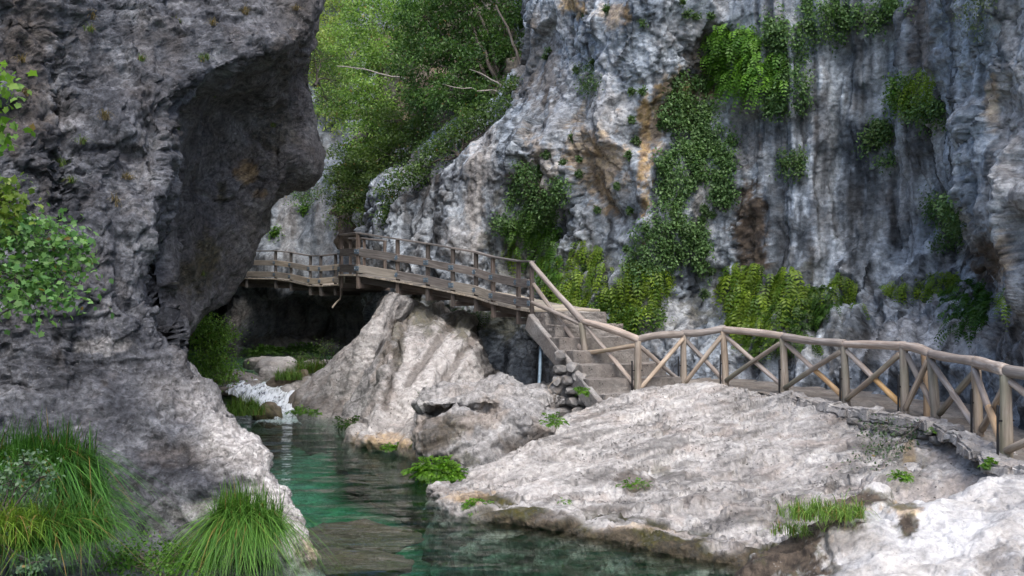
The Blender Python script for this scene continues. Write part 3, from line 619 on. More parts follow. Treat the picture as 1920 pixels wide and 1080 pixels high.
rows = [
 frow([(722,648,24),(728,640,23.3),(742,642,22.9),(758,655,23.6)]),
 frow([(686,705,23.8),(690,704,23.0),(722,712,22.4),(750,720,23)]),
 frow([(645,768,23.6),(650,770,22.7),(700,780,22.2),(742,785,22.6)]),
 frow([(635,800,23.4),(640,802,22.4),(700,812,21.9),(742,812,22.3)]),
 frow([(630,870,23.4),(636,880,22.2),(700,890,21.7),(742,890,22.2)])]
A = loft(rows, 110, 130)
tag(rock_sheet('wedge_rock', A, lambda v, n: 0.05 * fbm(v * 1.2, 3) + .08 * facet(v * 1.5, 25)[0] - .03 * billow(v * 3, 4, .55), 'boulder',
   lambda v, n: np.stack([np.zeros(len(v)), np.zeros(len(v)), blobs(v, [(735,720,14,80,.6)], .4), np.zeros(len(v))], 1)), 'small wedge of grey rock leaning on the cone shaped rock', 'rock')  # dark strip at the right edge paints the same crevice's shade

def ico(sub):
    import bmesh
    bm = bmesh.new(); bmesh.ops.create_icosphere(bm, subdivisions=sub, radius=1)
    bm.verts.ensure_lookup_table()
    v = np.array([x.co[:] for x in bm.verts]); f = np.array([[x.index for x in q.verts] for q in bm.faces]); bm.free()
    return v, f
ICO = {k: ico(k) for k in (1, 2, 3, 4, 5, 6)}
def boulder_mesh(name, loc, rad, seed, pal='boulder', sub=5, planes=14, relief=1.0, stain=None, rotz=0, sharp=14, raw=False):
    rs = np.random.RandomState(seed)
    d, f = ICO[sub]
    N = rs.normal(size=(planes, 3)); N /= np.linalg.norm(N, axis=1)[:, None]; H = rs.uniform(.72, 1.0, planes)
    if raw:   # squared rubble
        ax = np.concatenate([np.eye(3), -np.eye(3)]) + rs.uniform(-.16, .16, (6, 3)); ax /= np.linalg.norm(ax, axis=1)[:, None]
        N = np.concatenate([ax, N[:3]]); H = np.concatenate([rs.uniform(.72, .9, 6), rs.uniform(.95, 1.1, 3)])
    c = np.maximum(d @ N.T, 0.02) / H
    r = 1 / ((np.maximum(c, 0) ** sharp).sum(1) ** (1 / sharp))
    r = np.minimum(r, 1.25)
    v = d * r[:, None] * np.asarray(rad)
    n = d
    if not raw:
        s = float(np.mean(rad)); q = v / s + seed * 3.7
        v = v + n * (s * relief * (0.10 * fbm(q * 1.2, 3) + 0.07 * billow(q * 2.2, 4, .5) + 0.015 * fbm(q * 9, 2)))[:, None]
    ca, sa = math.cos(rotz), math.sin(rotz)
    v = np.stack([v[:, 0] * ca - v[:, 1] * sa, v[:, 0] * sa + v[:, 1] * ca, v[:, 2]], 1)
    wv_ = v + np.asarray(loc)
    me = mesh_np(name, v if raw else wv_, f, True, {'alb': albedo(wv_ + seed * (1 if raw else 0), pal, stain(wv_) if stain else None)})
    return me, wv_
def boulder(name, loc, rad, seed, label, cat='boulder', group=None, **k):
    me, wv_ = boulder_mesh(name, loc, rad, seed, **k)
    o = add(name, me, M[k.get('pal', 'boulder')])
    tag(o, label, cat, group); SURF[name + str(seed)] = (wv_, None)
    return o
# blocky boulder between the leaning rock and the slab, with a ledge split on its top left
def zst(oc=0, ms=0, br=0, pa=0): return lambda v: np.stack([oc * np.ones(len(v)), ms * smooth(.35, -.1, v[:, 2] + .25 * fbm(v * 2, 2)), br * smooth(-.2, .4, fbm(v * 1.4, 3)), pa * smooth(-.1, .4, fbm(v * 1.1 + 8, 3))], 1)
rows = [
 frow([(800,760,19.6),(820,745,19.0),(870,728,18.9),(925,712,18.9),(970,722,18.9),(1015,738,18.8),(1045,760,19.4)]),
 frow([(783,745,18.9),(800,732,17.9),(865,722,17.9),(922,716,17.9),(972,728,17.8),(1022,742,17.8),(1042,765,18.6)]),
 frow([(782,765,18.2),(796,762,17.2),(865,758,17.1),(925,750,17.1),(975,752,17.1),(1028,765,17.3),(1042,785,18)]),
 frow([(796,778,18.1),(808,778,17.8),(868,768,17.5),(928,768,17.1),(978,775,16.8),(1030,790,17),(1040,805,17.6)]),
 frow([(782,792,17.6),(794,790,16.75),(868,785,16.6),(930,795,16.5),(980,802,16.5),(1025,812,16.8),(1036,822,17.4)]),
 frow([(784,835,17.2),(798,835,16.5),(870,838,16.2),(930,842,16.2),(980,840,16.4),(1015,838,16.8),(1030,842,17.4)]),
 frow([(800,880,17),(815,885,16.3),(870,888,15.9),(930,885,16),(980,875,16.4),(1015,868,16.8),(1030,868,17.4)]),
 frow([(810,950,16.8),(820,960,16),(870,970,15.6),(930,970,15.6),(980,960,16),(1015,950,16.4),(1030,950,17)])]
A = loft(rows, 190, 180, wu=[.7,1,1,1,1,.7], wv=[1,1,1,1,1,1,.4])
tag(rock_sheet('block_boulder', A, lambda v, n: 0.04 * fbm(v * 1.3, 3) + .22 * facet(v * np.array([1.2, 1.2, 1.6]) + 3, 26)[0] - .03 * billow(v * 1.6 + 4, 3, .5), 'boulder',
   lambda v, n: np.stack([np.zeros(len(v)), blobs(v, [(840,810,30,30,.5),(850,868,60,16,.6),(800,830,14,40,.5)], .6, 2.4), blobs(v, [(820,830,40,50,.6),(1000,835,60,24,.6),(850,780,60,8,.5)], .6, 2), blobs(v, [(900,735,100,20,.4)], .5)], 1),  # brown patches paint the ledge shadow line and the shaded lower part
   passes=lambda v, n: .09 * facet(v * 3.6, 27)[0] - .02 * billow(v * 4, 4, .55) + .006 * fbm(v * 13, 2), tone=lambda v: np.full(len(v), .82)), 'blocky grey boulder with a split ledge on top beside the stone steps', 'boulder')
BLOCK = SURF['block_boulder']
def at_z(px, py, z):
    d = (3 - z) * F / (py - 540); return P(px, py, d)
small = [
 (768,848,0.0,(.34,.3,.24),21,'small rounded rock at the foot of the leaning rock','boulder',.3),
 (575,765,0.02,(.55,.45,.36),22,'rounded pale rock with moss cushions just below the cascade','boulder',.5),
 (492,684,.5,(.8,.5,.22),23,'flat sandy coloured rock in the upper pool','boulder',.1),
 (527,697,.5,(.7,.6,.36),24,'smooth whitish rock next to the grass tuft in the upper pool','white',0),
 (508,712,.45,(.32,.3,.34),25,'brown rock between the whitish rock and the falling water','boulder',.3),
 (531,724,.38,(.42,.3,.26),26,'mossy dark rock at the lip of the cascade','cave',1),
 (556,715,.42,(.4,.32,.28),27,'rounded mossy rock resting on the lip of the cascade','cave',1),
 (548,745,.12,(.5,.4,.32),28,'wet brown rock beside the falling water','boulder',.5),
 (585,735,.2,(.5,.5,.4),29,'rust stained rock wedged against the cone shaped rock','boulder',.3),
 (497,782,0.0,(.34,.3,.26),30,'mossy rock under the grass tuft below the cascade','cave',.9),
 (430,722,.35,(.8,.6,.3),31,'pale ledge of rock on the left of the cascade','boulder',.2),
 (452,735,.2,(.7,.5,.3),32,'wet stone left of the falling water','boulder',.4),
 (590,690,.5,(.5,.4,.25),33,'low stone under the flowering weeds by the upper pool','boulder',.6),
]
for (px, py, z, rad, sd_, lab, pal, ms) in small:
    x, y, zz = at_z(px, py, z)
    boulder('river_rock', (x, y + rad[1] * .5, z + rad[2] * .15), rad, sd_, lab, 'rock', 'small rocks in the stream', pal=pal, sub=4, stain=zst(.1, ms, .3, 0))
# submerged slabs near the bluff foot
for (px, py, z, rad, sd_, lab) in [(655,1005,-.16,(.95,.55,.16),41,'sunken brown slab under water beside the bluff foot'),(690,1052,-.14,(.9,.35,.15),42,'lower sunken brown slab lapped by the pool')]:
    x, y, zz = at_z(px, py, z)
    boulder('sunken_rock', (x - .2, y + .2, z - .12), rad, sd_, lab, 'rock', None, pal='boulder', sub=4, stain=lambda v: np.stack([.5 * np.ones(len(v)), 0 * v[:, 0], .9 + 0 * v[:, 0], 0 * v[:, 0]], 1))
# ------------------------------------------------------------------ timber, metal, stone materials
def wood_material(name, c1, c2, c3, rough=0.75, grain=(28, 28, 1.6), green=0.0):
    """grain runs along the object's local Z"""
    m, nt, out = newmat(name); b = NB(nt)
    tc = b.n('ShaderNodeTexCoord'); oi = b.n('ShaderNodeObjectInfo')
    vm = b.n('ShaderNodeVectorMath', operation='ADD'); b.l(tc.outputs['Object'], vm.inputs[0]); b.l(oi.outputs['Random'], vm.inputs[1])
    v = vm.outputs[0]
    g = b.noise(b.map(v, grain), 1.0, 4, 0.6, 0.4)
    col = b.ramp(g, [(0.28, c1), (0.5, c2), (0.74, c3)])
    p = b.noise(b.map(v, (2.2, 2.2, 1.1)), 1.6, 3, 0.6)
    col = b.mix(b.ramp(p, [(0.4, 0.0), (0.7, 0.7)]), col, tuple(0.45 * a + 0.3 * c for a, c in zip(c1, c2)))
    if green: col = b.mix(b.math('MULTIPLY', b.ramp(b.noise(b.map(v, (1.5, 1.5, 0.7)), 1.3, 3), [(0.45, 0.0), (0.65, 1.0)]), green), col, (0.19, 0.23, 0.14))
    hs = b.n('ShaderNodeHueSaturation'); b.l(col, hs.inputs['Color'])
    b.l(b.math('ADD', 0.72, b.math('MULTIPLY', oi.outputs['Random'], 0.55)), hs.inputs['Value'])
    b.l(b.math('ADD', 0.75, b.math('MULTIPLY', oi.outputs['Random'], 0.5)), hs.inputs['Saturation'])
    pr = b.n('ShaderNodeBsdfPrincipled'); b.l(hs.outputs[0], pr.inputs['Base Color']); pr.inputs['Roughness'].default_value = rough
    pr.inputs['Specular IOR Level'].default_value = 0.3
    bp = b.n('ShaderNodeBump'); bp.inputs['Strength'].default_value = 0.5; bp.inputs['Distance'].default_value = 0.012
    b.l(g, bp.inputs['Height']); b.l(bp.outputs[0], pr.inputs['Normal']); b.l(pr.outputs[0], out.inputs[0])
    return m
def plain_material(name, c, rough=0.6, metal=0.0, var=0.25, scale=12, spec=0.4):
    m, nt, out = newmat(name); b = NB(nt)
    tc = b.n('ShaderNodeTexCoord')
    n = b.noise(tc.outputs['Object'], scale, 4, 0.6)
    col = b.ramp(n, [(0.3, tuple(x * (1 - var) for x in c)), (0.7, tuple(min(1, x * (1 + var)) for x in c))])
    pr = b.n('ShaderNodeBsdfPrincipled'); b.l(col, pr.inputs['Base Color']); pr.inputs['Roughness'].default_value = rough; pr.inputs['Metallic'].default_value = metal
    pr.inputs['Specular IOR Level'].default_value = spec
    b.l(pr.outputs[0], out.inputs[0]); return m
M['log'] = wood_material('weathered_log', (0.16, 0.125, 0.10), (0.30, 0.25, 0.20), (0.43, 0.38, 0.325), green=0.45)
M['log_grey'] = wood_material('silvered_rail', (0.19, 0.155, 0.13), (0.335, 0.285, 0.25), (0.49, 0.45, 0.415))
M['log_new'] = wood_material('fresh_log', (0.36, 0.22, 0.12), (0.50, 0.34, 0.20), (0.58, 0.43, 0.28))
M['plank'] = wood_material('weathered_plank', (0.075, 0.067, 0.063), (0.165, 0.148, 0.138), (0.28, 0.258, 0.243))
M['plank_red'] = wood_material('brown_post', (0.065, 0.053, 0.046), (0.13, 0.106, 0.092), (0.21, 0.18, 0.16))
M['plank_pale'] = wood_material('pale_plank', (0.22, 0.19, 0.155), (0.34, 0.30, 0.25), (0.46, 0.42, 0.36))
M['galv'] = plain_material('galvanised_plate', (0.20, 0.27, 0.34), 0.45, 0.6)
M['pipe'] = plain_material('painted_pipe', (0.16, 0.23, 0.29), 0.5, 0.2)
M['black'] = plain_material('black_iron', (0.018, 0.018, 0.02), 0.5, 0.3)
M['bolt'] = plain_material('bolt_head', (0.42, 0.44, 0.46), 0.4, 0.8)

def frame_to(a, b, up=(0, 0, 1)):
    """matrix with origin a, local Z along a->b, local Y as near 'up' as possible"""
    a = Vector(a); z = (Vector(b) - a).normalized(); u = Vector(up)
    if abs(z.dot(u)) > 0.98: u = Vector((0, 1, 0))
    x = u.cross(z).normalized(); y = z.cross(x)
    m = Matrix((x, y, z)).transposed().to_4x4(); m.translation = a
    return m
_lg = [0]
def log_mesh(name, L, r0, r1, seg=12, rings=9, bow=0.02, wob=0.05):
    _lg[0] += 1; rs = np.random.RandomState(_lg[0])
    t = np.linspace(0, 1, rings); th = np.linspace(0, 2 * math.pi, seg, endpoint=False)
    ph = rs.uniform(0, 6.3, 4)
    cx = bow * np.sin(t * math.pi * rs.uniform(.8, 1.6)) * math.cos(ph[0]); cy = bow * np.sin(t * math.pi * rs.uniform(.8, 1.6)) * math.sin(ph[0])
    rr = (r0 + (r1 - r0) * t)[:, None] * (1 + wob * np.sin(th * 2 + ph[1] + 3 * t[:, None]) + wob * .8 * np.sin(t[:, None] * 9 + ph[2]) + wob * .5 * np.sin(th * 3 + ph[3]))
    v = np.stack([cx[:, None] + rr * np.cos(th), cy[:, None] + rr * np.sin(th), np.repeat((t * L)[:, None], seg, 1)], -1)
    # rounded ends
    e0 = v[0].copy(); e0[:, :2] = e0[:, :2] * .8 + v[0][:, :2].mean(0) * .2; e0[:, 2] -= .012
    e1 = v[-1].copy(); e1[:, :2] = e1[:, :2] * .8 + v[-1][:, :2].mean(0) * .2; e1[:, 2] += .012
    v = np.concatenate([e0[None], v, e1[None]], 0); n = len(v)
    vv = v.reshape(-1, 3)
    i = np.arange(n * seg).reshape(n, seg); j = np.roll(i, -1, 1)
    q = np.stack([i[:-1], j[:-1], j[1:], i[1:]], -1).reshape(-1, 4)
    caps = np.stack([i[0][::-1], i[-1]])
    return mesh_np(name, vv, [q, caps], True)
def log(name, a, b, r0, r1, mat, parent, **k):
    L = (Vector(b) - Vector(a)).length
    return add(name, log_mesh(name, L, r0, r1, **k), mat, parent, frame_to(a, b))
def box_mesh(name, sx, sy, sz, bev=0.006):
    """box centred in x,y, from 0 to sz in z, with bevelled edges"""
    import bmesh
    bm = bmesh.new(); bmesh.ops.create_cube(bm, size=1)
    for x in bm.verts: x.co = (x.co.x * sx, x.co.y * sy, (x.co.z + .5) * sz)
    if bev: bmesh.ops.bevel(bm, geom=bm.edges[:], offset=bev, segments=1, affect='EDGES')
    me = bpy.data.meshes.new(name); bm.to_mesh(me); bm.free(); return me
def beam(name, a, b, w_, h_, mat, parent, up=(0, 0, 1), bev=0.006):
    """timber from a to b: w_ across (local x), h_ along 'up' (local y)"""
    return add(name, box_mesh(name, w_, h_, (Vector(b) - Vector(a)).length, bev), mat, parent, frame_to(a, b, up))

# ------------------------------------------------------------------ footbridge
def railing(root, pts, rail_h, front, boards=True, plates=True, post_low=0.37, pm='plank_red', bm_='plank', rm='plank', inset=0.0, thick=0.085):
    """pts: deck-edge points (x,y,z); front: unit outward vector per post"""
    rs = np.random.RandomState(len(pts) * 7 + int(abs(pts[0][0]) * 10))
    for i, (p, f) in enumerate(zip(pts, front)):
        p = Vector(p); f = Vector(f)
        lean = Vector((rs.uniform(-.012, .012), rs.uniform(-.012, .012), 0))
        post = beam('post', p + Vector((0, 0, -post_low)), p + lean + Vector((0, 0, rail_h - .045)), thick, thick, M[pm], root, up=f)
    for i in range(len(pts) - 1):
        a, b = Vector(pts[i]), Vector(pts[i + 1]); f = ((Vector(front[i]) + Vector(front[i + 1])) / 2).normalized()
        al = (b - a).normalized()
        up = al.cross(f); up = up if up.z > 0 else -up
        beam('handrail', a + Vector((0, 0, rail_h - .022)) - al * .004, b + Vector((0, 0, rail_h - .022)) + al * .0, .15, .042, M[rm], root, up=up)
        if boards:
            o = f * (thick / 2 + .020)
            for k, (hc, hh) in enumerate(((.575, .19), (.145, .205))):
                mt = M['plank_pale'] if (rs.rand() < .3 and k == 1) else M[bm_]
                beam('board', a + o + Vector((0, 0, hc + rs.uniform(-.01, .01))) + al * .003, b + o + Vector((0, 0, hc + rs.uniform(-.01, .01))) - al * .003, .032, hh, mt, root, up=up)
    if plates:
        for p, f in zip(pts, front):
            p = Vector(p); f = Vector(f)
            for hc in (.575, .145):
                c = p + f * (thick / 2 + .037) + Vector((0, 0, hc))
                pl = beam('bracket', c - Vector((0, 0, .055)), c + Vector((0, 0, .055)), .16, .012, M['galv'], root, up=f, bev=.003)
                for sx in (-1, 1):
                    t = Vector((0, 0, 1)).cross(f) * (.05 * sx)
                    bo = beam('bolt', c + t + f * .004, c + t + f * .02, .024, .024, M['bolt'], pl, bev=.005)
def outward(pts, side):
    """horizontal unit vectors square to the polyline"""
    out = []
    for i in range(len(pts)):
        a = Vector(pts[max(0, i - 1)]); b = Vector(pts[min(len(pts) - 1, i + 1)])
        d = b - a; d.z = 0; d.normalize()
        out.append(Vector((d.y, -d.x, 0)) * side)
    return out
PLANK_ME = {}
def deck(root, pts, back, width, pitch=0.145, thick=0.045):
    """cross planks from the front edge polyline backwards along 'back'"""
    rs = np.random.RandomState(len(pts))
    for i in range(len(pts) - 1):
        a, b = Vector(pts[i]), Vector(pts[i + 1]); L = (b - a).length; n = max(1, round(L / pitch))
        for k in range(n):
            t = (k + .5) / n; c = a.lerp(b, t); bk = Vector(back[i]).lerp(Vector(back[i + 1]), t).normalized()
            al = (b - a).normalized()
            key = (round(L / n, 3), width)
            if key not in PLANK_ME: PLANK_ME[key] = box_mesh('plank', thick, L / n - .008, width, .004)
            add('plank', PLANK_ME[key], M['plank_pale'], root, frame_to(c - bk * (.06 + rs.uniform(0, .03)) + Vector((0, 0, -thick / 2 - .002)), c + bk * 5 + Vector((0, 0, -thick / 2 - .002)), up=al))
def joists(root, pts, back, width, drop=.30):
    for p, bk in zip(pts, back):
        p = Vector(p); bk = Vector(bk)
        beam('joist', p + Vector((0, 0, -drop)) + bk * .045, p + Vector((0, 0, -drop)) + bk * width, .09, .13, M['plank_red'], root)
    for off in (.25, width * .55, width - .15):
        for i in range(len(pts) - 1):
            a = Vector(pts[i]) + Vector(back[i]) * off; b = Vector(pts[i + 1]) + Vector(back[i + 1]) * off
            beam('stringer', a + Vector((0, 0, -.142)), b + Vector((0, 0, -.142)), .10, .18, M['plank_red'], root)

near = [(997,581,21.6),(972,577,22.4),(925,566,23.3),(893,555,23.8),(849,546,24.2),(802,536,24.7),(746,526,25.2),(672,514,25.4)]
npts = [P(*q) for q in near]
bridge = thing('footbridge', npts[3], 'weathered plank footbridge ramp on posts rising over the boulders', 'bridge')
fo = outward(npts, 1)
if fo[3].y > 0: fo = [-f for f in fo]
fo[-1] = (fo[-1] * .8 + Vector((-.5, -.3, 0))).normalized()
ends = npts + [P(640, 514, 26.6)]
fo2 = fo + [Vector((-.85, -.5, 0)).normalized()]
railing(bridge, ends, 1.07, fo2)
bk = [-f for f in fo2]; bk[-2] = Vector((.25, 1, 0)).normalized(); bk[-1] = Vector((.5, 1, 0)).normalized()
deck(bridge, ends, bk, 1.7); joists(bridge, ends, bk, 1.7)
inner = [P(722, 521, 27.0), P(683, 515, 27.6), P(657, 513, 28.6)]
railing(bridge, inner, 1.02, [Vector((.2, -1, 0)).normalized()] * 3, boards=True, plates=False, post_low=.3)
fars = [(640,526,30.2),(640,533,33.2),(629,533,33.8),(602,535,34.4),(582,534,35),(546,526,36),(517,522,36.8),(463,521,38.0),(400,520,39.2)]
fpts = [P(*q) for q in fars]
gallery = thing('plank_walkway', fpts[4], 'distant plank gallery with board railings fixed along the far gorge wall', 'walkway')
fo = outward(fpts, 1)
if fo[5].y > 0: fo = [-f for f in fo]
fo[0] = fo[1] = Vector((-1, -.3, 0)).normalized()
railing(gallery, fpts, 1.04, fo, pm='plank', bm_='plank_pale')
bk = [-f for f in fo]; bk[1] = Vector((.6, 1, 0)).normalized()
deck(gallery, fpts, bk, 1.9, .2); joists(gallery, fpts, bk, 1.9)
# link span turning from ramp to gallery
lk = [P(640, 514, 26.6), P(640, 521, 28.4), P(640, 526, 30.2)]
deck(bridge, lk, [Vector((1, .3, 0)).normalized()] * 3, 1.4, .2); joists(bridge, lk, [Vector((1, .3, 0)).normalized()] * 3, 1.4)

# snapped branch hanging from the walkway
st = thing('broken_branch', P(638, 545, 30), 'bare broken branch dangling below the bend of the walkway', 'branch')
log('stick', P(639, 540, 30), P(637, 562, 30), .018, .02, M['log_grey'], st, seg=6, rings=4)
log('stick', P(637, 561, 30), P(623, 577, 29.9), .022, .034, M['plank_pale'], st, seg=6, rings=4)

# ------------------------------------------------------------------ stone steps
def rough_box(name, sx, sy, sz, seed, amp=.02, n=5, pal='boulder', bevel=.03, loc=(0, 0, 0), dim=1.0, tint=None):
    import bmesh
    bm = bmesh.new(); bmesh.ops.create_cube(bm, size=1)
    for x in bm.verts: x.co = (x.co.x * sx, x.co.y * sy, x.co.z * sz)
    bmesh.ops.bevel(bm, geom=bm.edges[:], offset=bevel, segments=2, affect='EDGES')
    L = max(sx, sy, sz) / n
    bmesh.ops.subdivide_edges(bm, edges=[e for e in bm.edges if e.calc_length() > L * 1.5], cuts=n, use_grid_fill=True)
    bm.verts.ensure_lookup_table(); bm.normal_update()
    v = np.array([x.co[:] for x in bm.verts]); nn = np.array([x.normal[:] for x in bm.verts])
    v = v + nn * (amp * (fbm(v * 3 + seed * 5, 3) + .6 * billow(v * 7 + seed, 2)))[:, None]
    for x, c in zip(bm.verts, v): x.co = c
    me = bpy.data.meshes.new(name); bm.to_mesh(me); bm.free()
    a = albedo(v + np.asarray(loc) + seed, pal) * dim
    if tint is not None: a = a * np.asarray(tint)
    at = me.attributes.new('alb', 'FLOAT_COLOR', 'POINT')
    at.data.foreach_set('color', np.concatenate([a, np.ones((len(a), 1))], 1).astype(np.float32).ravel())
    for p_ in me.polygons: p_.use_smooth = False
    return me
S0 = Vector((0.50, 21.45, 0)); S1 = Vector((1.66, 18.65, 0))
sdir = (S1 - S0).normalized(); sside = Vector((-sdir.y, sdir.x, 0)); sside = sside if sside.x > 0 else -sside
stairs = thing('stone_steps', (1.2, 20, 0.9), 'worn stone stairway climbing from the path to the footbridge', 'stairs')
NST = 7; run = (S1 - S0).length; ztop, zbot = 2.50, 0.97
rot = math.atan2(sside.y, sside.x)
for k in range(NST):
    z = ztop - .10 - (ztop - zbot) * k / (NST - 1) * .97
    c = S0 + sdir * (run * (k + .5) / NST + .03) + sside * ((1.45 + .1 * k) / 2 + .04 * math.sin(k * 2.3))
    me = rough_box('step', 1.45 + .1 * k + .05 * (k % 3), run / NST + .16, .30, 60 + k, .022, 9, 'slab', .012, (0, 0, 0), .62, (1, .96, .92))
    add('step', me, M['slab'], stairs, Matrix.Translation((c.x, c.y, z - .07)) @ Matrix.Rotation(rot, 4, 'Z'))
# solid core behind the steps and the concrete edge beam
core = rough_box('stair_core', 1.3, run * .9, .5, 77, .04, 7, 'boulder', .04, (0, 0, 0), .6)
cm = S0 + sdir * run * .55 + sside * .8
pitch = math.atan2(ztop - zbot, run)
add('stair_core', core, M['boulder'], stairs, Matrix.Translation((cm.x, cm.y, (ztop + zbot) / 2 - .62)) @ Matrix.Rotation(rot, 4, 'Z') @ Matrix.Rotation(pitch, 4, 'X'))
e0 = S0 - sside * .07 + Vector((0, 0, ztop - .22)) - sdir * .15; e1 = S1 - sside * .07 + Vector((0, 0, zbot - .24)) + sdir * .1
L = (e1 - e0).length
em = rough_box('edge_beam', .13, .36, L, 78, .02, 12, 'slab', .012, (0, 0, 0), .75)
for x in em.vertices: x.co.z += L / 2
add('edge_beam', em, M['slab'], stairs, frame_to(e0, e1))
# rubble pier under the steps
STONES = [boulder_mesh('stone', (0, 0, 0), (1, .85, .8), 200 + k, 'boulder', 2, 8, 1, None, 0, 18, True)[0] for k in range(8)]
for me in STONES:
    for p_ in me.polygons: p_.use_smooth = False
for me in STONES: me.materials.append(M['boulder'])
def stone(parent, p, s, rs, k=None):
    o = bpy.data.objects.new('stone', STONES[rs.randint(8) if k is None else k]); COL.objects.link(o)
    mw = Matrix.Translation(p) @ Matrix.Rotation(rs.uniform(-.2, .2), 4, 'Y') @ Matrix.Rotation(rs.uniform(-.2, .2), 4, 'X') @ Matrix.Rotation(rs.uniform(-.4, .4), 4, 'Z') @ Matrix.Diagonal((s[0], s[1], s[2], 1))
    o.parent = parent; o.matrix_parent_inverse = Matrix.Translation(-Vector(parent['_base'])); o.matrix_basis = mw
    return o
pier = thing('rubble_pier', (1.2, 20.3, 0), 'rough dry stone pier propping up the lower stone steps', 'wall')
rs = np.random.RandomState(5)
for r_, (y0, xa, xb) in enumerate([(668,1040,1056),(690,1038,1075),(710,1036,1090),(732,1034,1102),(754,1036,1112),(774,1042,1118),(794,1046,1112),(812,1040,1090)]):
    x = xa
    while x < xb:
        wpx = rs.uniform(18, 34)
        d = 19.80 - .010 * (x - 1030) + rs.uniform(-.06, .06)
        p = Vector(P(x + wpx / 2, y0 + rs.uniform(-4, 4), d)); k = d / F
        stone(pier, p, (wpx * .60 * k, .20, 12.5 * k * rs.uniform(.8, 1.15)), rs)
        x += wpx * .95
cb = rough_box('core', 1.0, .9, 1.7, 79, .06, 7, 'boulder', .05, (0, 0, 0), .5)
add('core', cb, M['boulder'], pier, Matrix.Translation((1.42, 20.14, .55)))
# blue-grey pipe prop under the bridge end
prop = log('support_pipe', P(1010, 742, 20.6), P(1016, 612, 21.3), .037, .037, M['pipe'], None, bow=0, wob=0)
tag(prop, 'thin blue grey steel pipe propping the bridge end beside the steps', 'pipe')

# ------------------------------------------------------------------ path, kerb and retaining wall
posts = [(1098,669,20.1),(1196,738,19.1),(1281,727,19.9),(1361,724,19.7),(1472,738,18.3),(1587,760,16.7),(1697,779,15.35),(1757,787,14.75),(1836,818,13.15),(1887,861,11.5)]
bases = [Vector(P(*q)) for q in posts]
tops_px = [(1091,596),(1196,631),(1281,619),(1357,613),(1468,625),(1582,639),(1694,643),(1745,656),(1829,670),(1886,686)]
edge = [Vector((1.75, 18.45, .93)), Vector((2.6, 18.75, .95)), Vector((3.5, 19.4, 1.0)), Vector((4.3, 19.3, 1.02))] + [b + Vector((-.28, -.25, 0)) for b in bases[4:]] + [Vector((6.0, 9.2, 1.0)), Vector((6.3, 6, 1.0)), Vector((6.6, 0, 1.0)), Vector((6.8, -10, 1.0))]
inn = [Vector((2.5, 23, .97)), Vector((3.4, 23.3, 1.0)), Vector((4.6, 23.3, 1.02)), Vector((6.2, 22.5, 1.04)), Vector((7.6, 20.8, 1.06)), Vector((8.2, 19.2, 1.06)), Vector((8.6, 17.6, 1.06)), Vector((8.8, 16.4, 1.06)), Vector((8.8, 14.6, 1.05)), Vector((8.8, 12.4, 1.04)), Vector((8.8, 9.4, 1.04)), Vector((9.2, 6, 1.04)), Vector((9.8, 0, 1.04)), Vector((10.5, -10, 1.04))]
rows = [[tuple(a.lerp(b, t)) for a, b in zip(edge, inn)] for t in (0, .15, .45, 1)]
A = loft(rows, 200, 60)
rp = rock_sheet('path', A, lambda v, n: 0.05 * fbm(v * .9, 3) + .012 * fbm(v * 6, 3), 'slab', lambda v, n: np.stack([.12 * np.ones(len(v)), 0 * v[:, 0], .42 + .3 * fbm(v * 1.2, 3), 0 * v[:, 0]], 1), flip=False)
tag(rp, 'trodden earth path between the log fence and the cliff', None, None, 'structure')
kerb = thing('retaining_wall', tuple(edge[6]), 'low rubble wall with a pale mortar kerb holding up the path edge', 'wall')
for i in range(4, len(edge) - 3):
    a, b = edge[i], edge[i + 1]; n = max(1, int((b - a).length / .42))
    for k in range(n):
        p, q = a.lerp(b, k / n), a.lerp(b, (k + 1) / n); L = (q - p).length
        me = rough_box('kerb_stone', .36 + .08 * math.sin(i * 3 + k * 1.7), .15, L + .05, 300 + i * 5 + k, .055, 7, 'slab', .03)
        for x in me.vertices: x.co.z += L / 2
        add('kerb_stone', me, M['slab'], kerb, frame_to(p + Vector((.06, .05, -.05 + .02 * ((i + k) % 3))), q + Vector((.06, .05, -.05 + .02 * ((i + k + 1) % 3)))))
rs = np.random.RandomState(15)
for i, (n_, r_) in enumerate(((20, 0), (19, 1), (16, 2), (12, 3))):
    for k in range(n_):
        t = (k + .5 + rs.uniform(-.2, .2)) / n_
        s_ = t * 3.4
        j = min(int(s_), 2) if s_ < 3 else 3
        p = edge[4 + j].lerp(edge[5 + j], min(1, s_ - j))
        out_ = Vector((-.75, -.6, 0)).normalized()
        stone(kerb, p + out_ * (.05 + .05 * r_ + rs.uniform(-.04, .05)) + Vector((0, 0, -.18 - .155 * r_ + rs.uniform(-.02, .02))), (rs.uniform(.10, .17), rs.uniform(.10, .15), rs.uniform(.075, .10)), rs)

